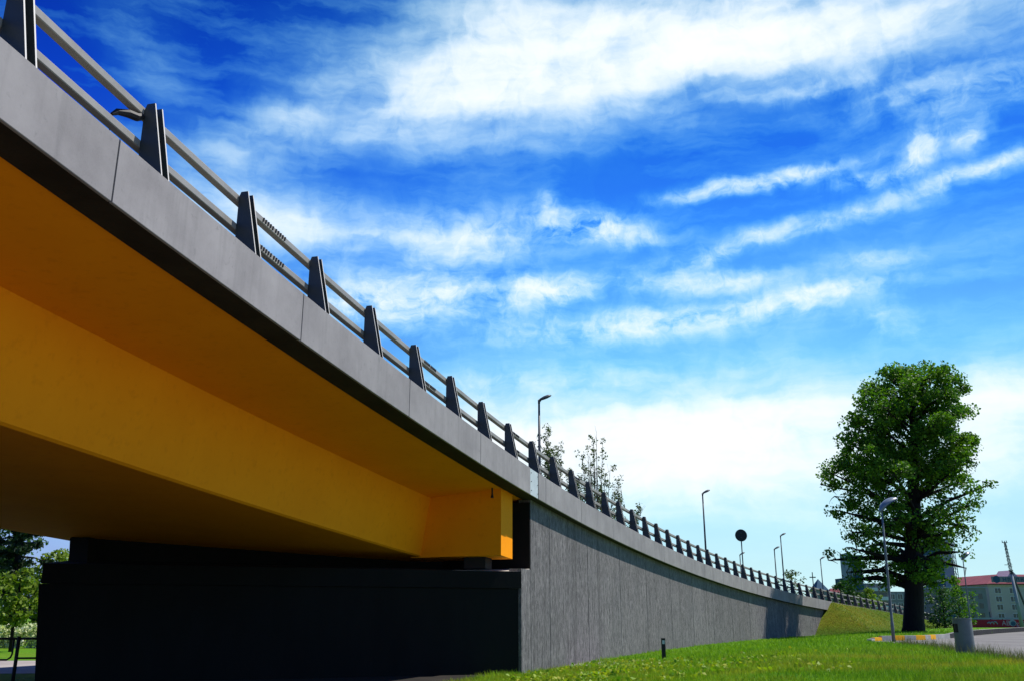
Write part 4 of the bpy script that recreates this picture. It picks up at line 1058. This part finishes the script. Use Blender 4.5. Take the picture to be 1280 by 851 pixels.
m = MB(); m.add([(ex+.05+.36*math.cos(2*math.pi*j/20), -.036, .58+.32*math.sin(2*math.pi*j/20)) for j in range(20)], [tuple(range(20))]); m.build('emblem', MT['blueface'], ps)
m = MB()
for j in range(3): m.tube([(XU(1233.5, 140)-62-.7+.5*j, -.04, .6+.12*j), (XU(1233.5, 140)-62-.4+.5*j, -.04, .8), (XU(1233.5, 140)-62-.2+.5*j, -.04, .5)], .09, 5)
m.build('emblem', MT['slab'], ps)
# leaning mast with a stay
ms = empty('braced_mast', (XU(1270.5, 125), 125, .1)); tag(ms, 'tall concrete mast with lattice top and a slanting brace at the far right', 'mast')
H_ = 11.2
m = MB(); m.tube([(0, 0, -.1), (-.35, 0, H_*.62)], [.26, .17], 8); m.build('shaft', MT['slab'], ms, True)
m = MB()
for a in range(4):
    an = a*math.pi/2+.7; m.tube([(-.35+.19*math.cos(an), .19*math.sin(an), H_*.62-.05), (-.62+.11*math.cos(an), .11*math.sin(an), H_-.2)], .035, 5)
for f_ in range(9):
    t_ = f_/9; xx = -.35-.27*t_; zz = H_*(.62+.36*t_); s1 = .19-.08*t_
    m.tube([(xx-s1, -s1, zz), (xx+s1, s1, zz+.35)], .025, 4); m.tube([(xx+s1, -s1, zz), (xx-s1, s1, zz+.35)], .025, 4); m.box(xx-s1-.05, xx+s1+.05, -s1, s1, zz-.03, zz+.03)
m.build('lattice_top', MT['poledark'], ms)
m = MB(); m.box(-1.0, -.3, -.05, .05, H_-.25, H_-.17); m.tube([(-.95, 0, H_-.2), (-.95, 0, H_+.05)], .05, 5); m.tube([(-.4, 0, H_-.2), (-.4, 0, H_+.05)], .05, 5); m.tube([(-.65, 0, H_-.2), (-.65, 0, H_+.02)], .05, 5)
m.box(-1.1, -.1, -.04, .04, H_*.72, H_*.72+.07); m.build('crossarm', MT['poledark'], ms)
m = MB(); m.tube([(-.4, 0, H_*.66), (1.9, .6, -.1)], [.13, .15], 7); m.build('brace', MT['poledark'], ms)
# blue covered trailer and a parked car on the far street
bt2 = empty('blue_trailer', (XU(1165, 165), 165, 0)); tag(bt2, 'long blue covered trailer parked beyond the railing right of the trunk', 'trailer')
m = MB(); pr = [(0, .9), (3.6, .9), (3.6, 1.95), (3.45, 2.1), (.15, 2.1), (0, 1.95)]
m.add([(x, 0, z_) for x, z_ in pr]+[(x, 2.0, z_) for x, z_ in pr], [tuple(range(6)), tuple(range(11, 5, -1))]+[(j, 6+j, 6+(j+1) % 6, (j+1) % 6) for j in range(6)]); m.build('cover', MT['blue'], bt2)
m = MB(); m.box(-.1, 3.7, .02, 1.98, .6, .89); m.build('chassis', MT['dark'], bt2)
for x in (.8, 2.8):
    m = MB(); m.tube([(x, -.02, .42), (x, .22, .42)], .42, 14); m.build('wheel', MT['dark'], bt2)
cr = empty('parked_car', (XU(1190, 160), 160, .05)); tag(cr, 'pale small car parked between the blue trailer and the far curved lamp', 'car')
m = MB(); pr = [(0, .35), (.0, .8), (.9, .95), (1.5, 1.42), (2.9, 1.45), (3.7, 1.0), (4.0, .9), (4.0, .35)]; n_ = len(pr)
m.add([(x*.7, 0, z_) for x, z_ in pr]+[(x*.7, 1.7, z_) for x, z_ in pr], [tuple(range(n_)), tuple(range(2*n_-1, n_-1, -1))]+[(j, n_+j, n_+(j+1) % n_, (j+1) % n_) for j in range(n_)]); bd = m.build('body', MT['slab'], cr)
m = MB(); m.add([(x*.7, -.01, z_) for x, z_ in [(1.1, .98), (1.55, 1.36), (2.8, 1.38), (3.4, 1.02)]], [(0, 1, 2, 3)]); m.build('side_window', MT['carglass'], cr)
for x in (.55, 2.3):
    m = MB(); m.tube([(x, -.03, .32), (x, .2, .32)], .32, 14); m.build('wheel', MT['dark'], cr)
print('objects', len(bpy.data.objects))
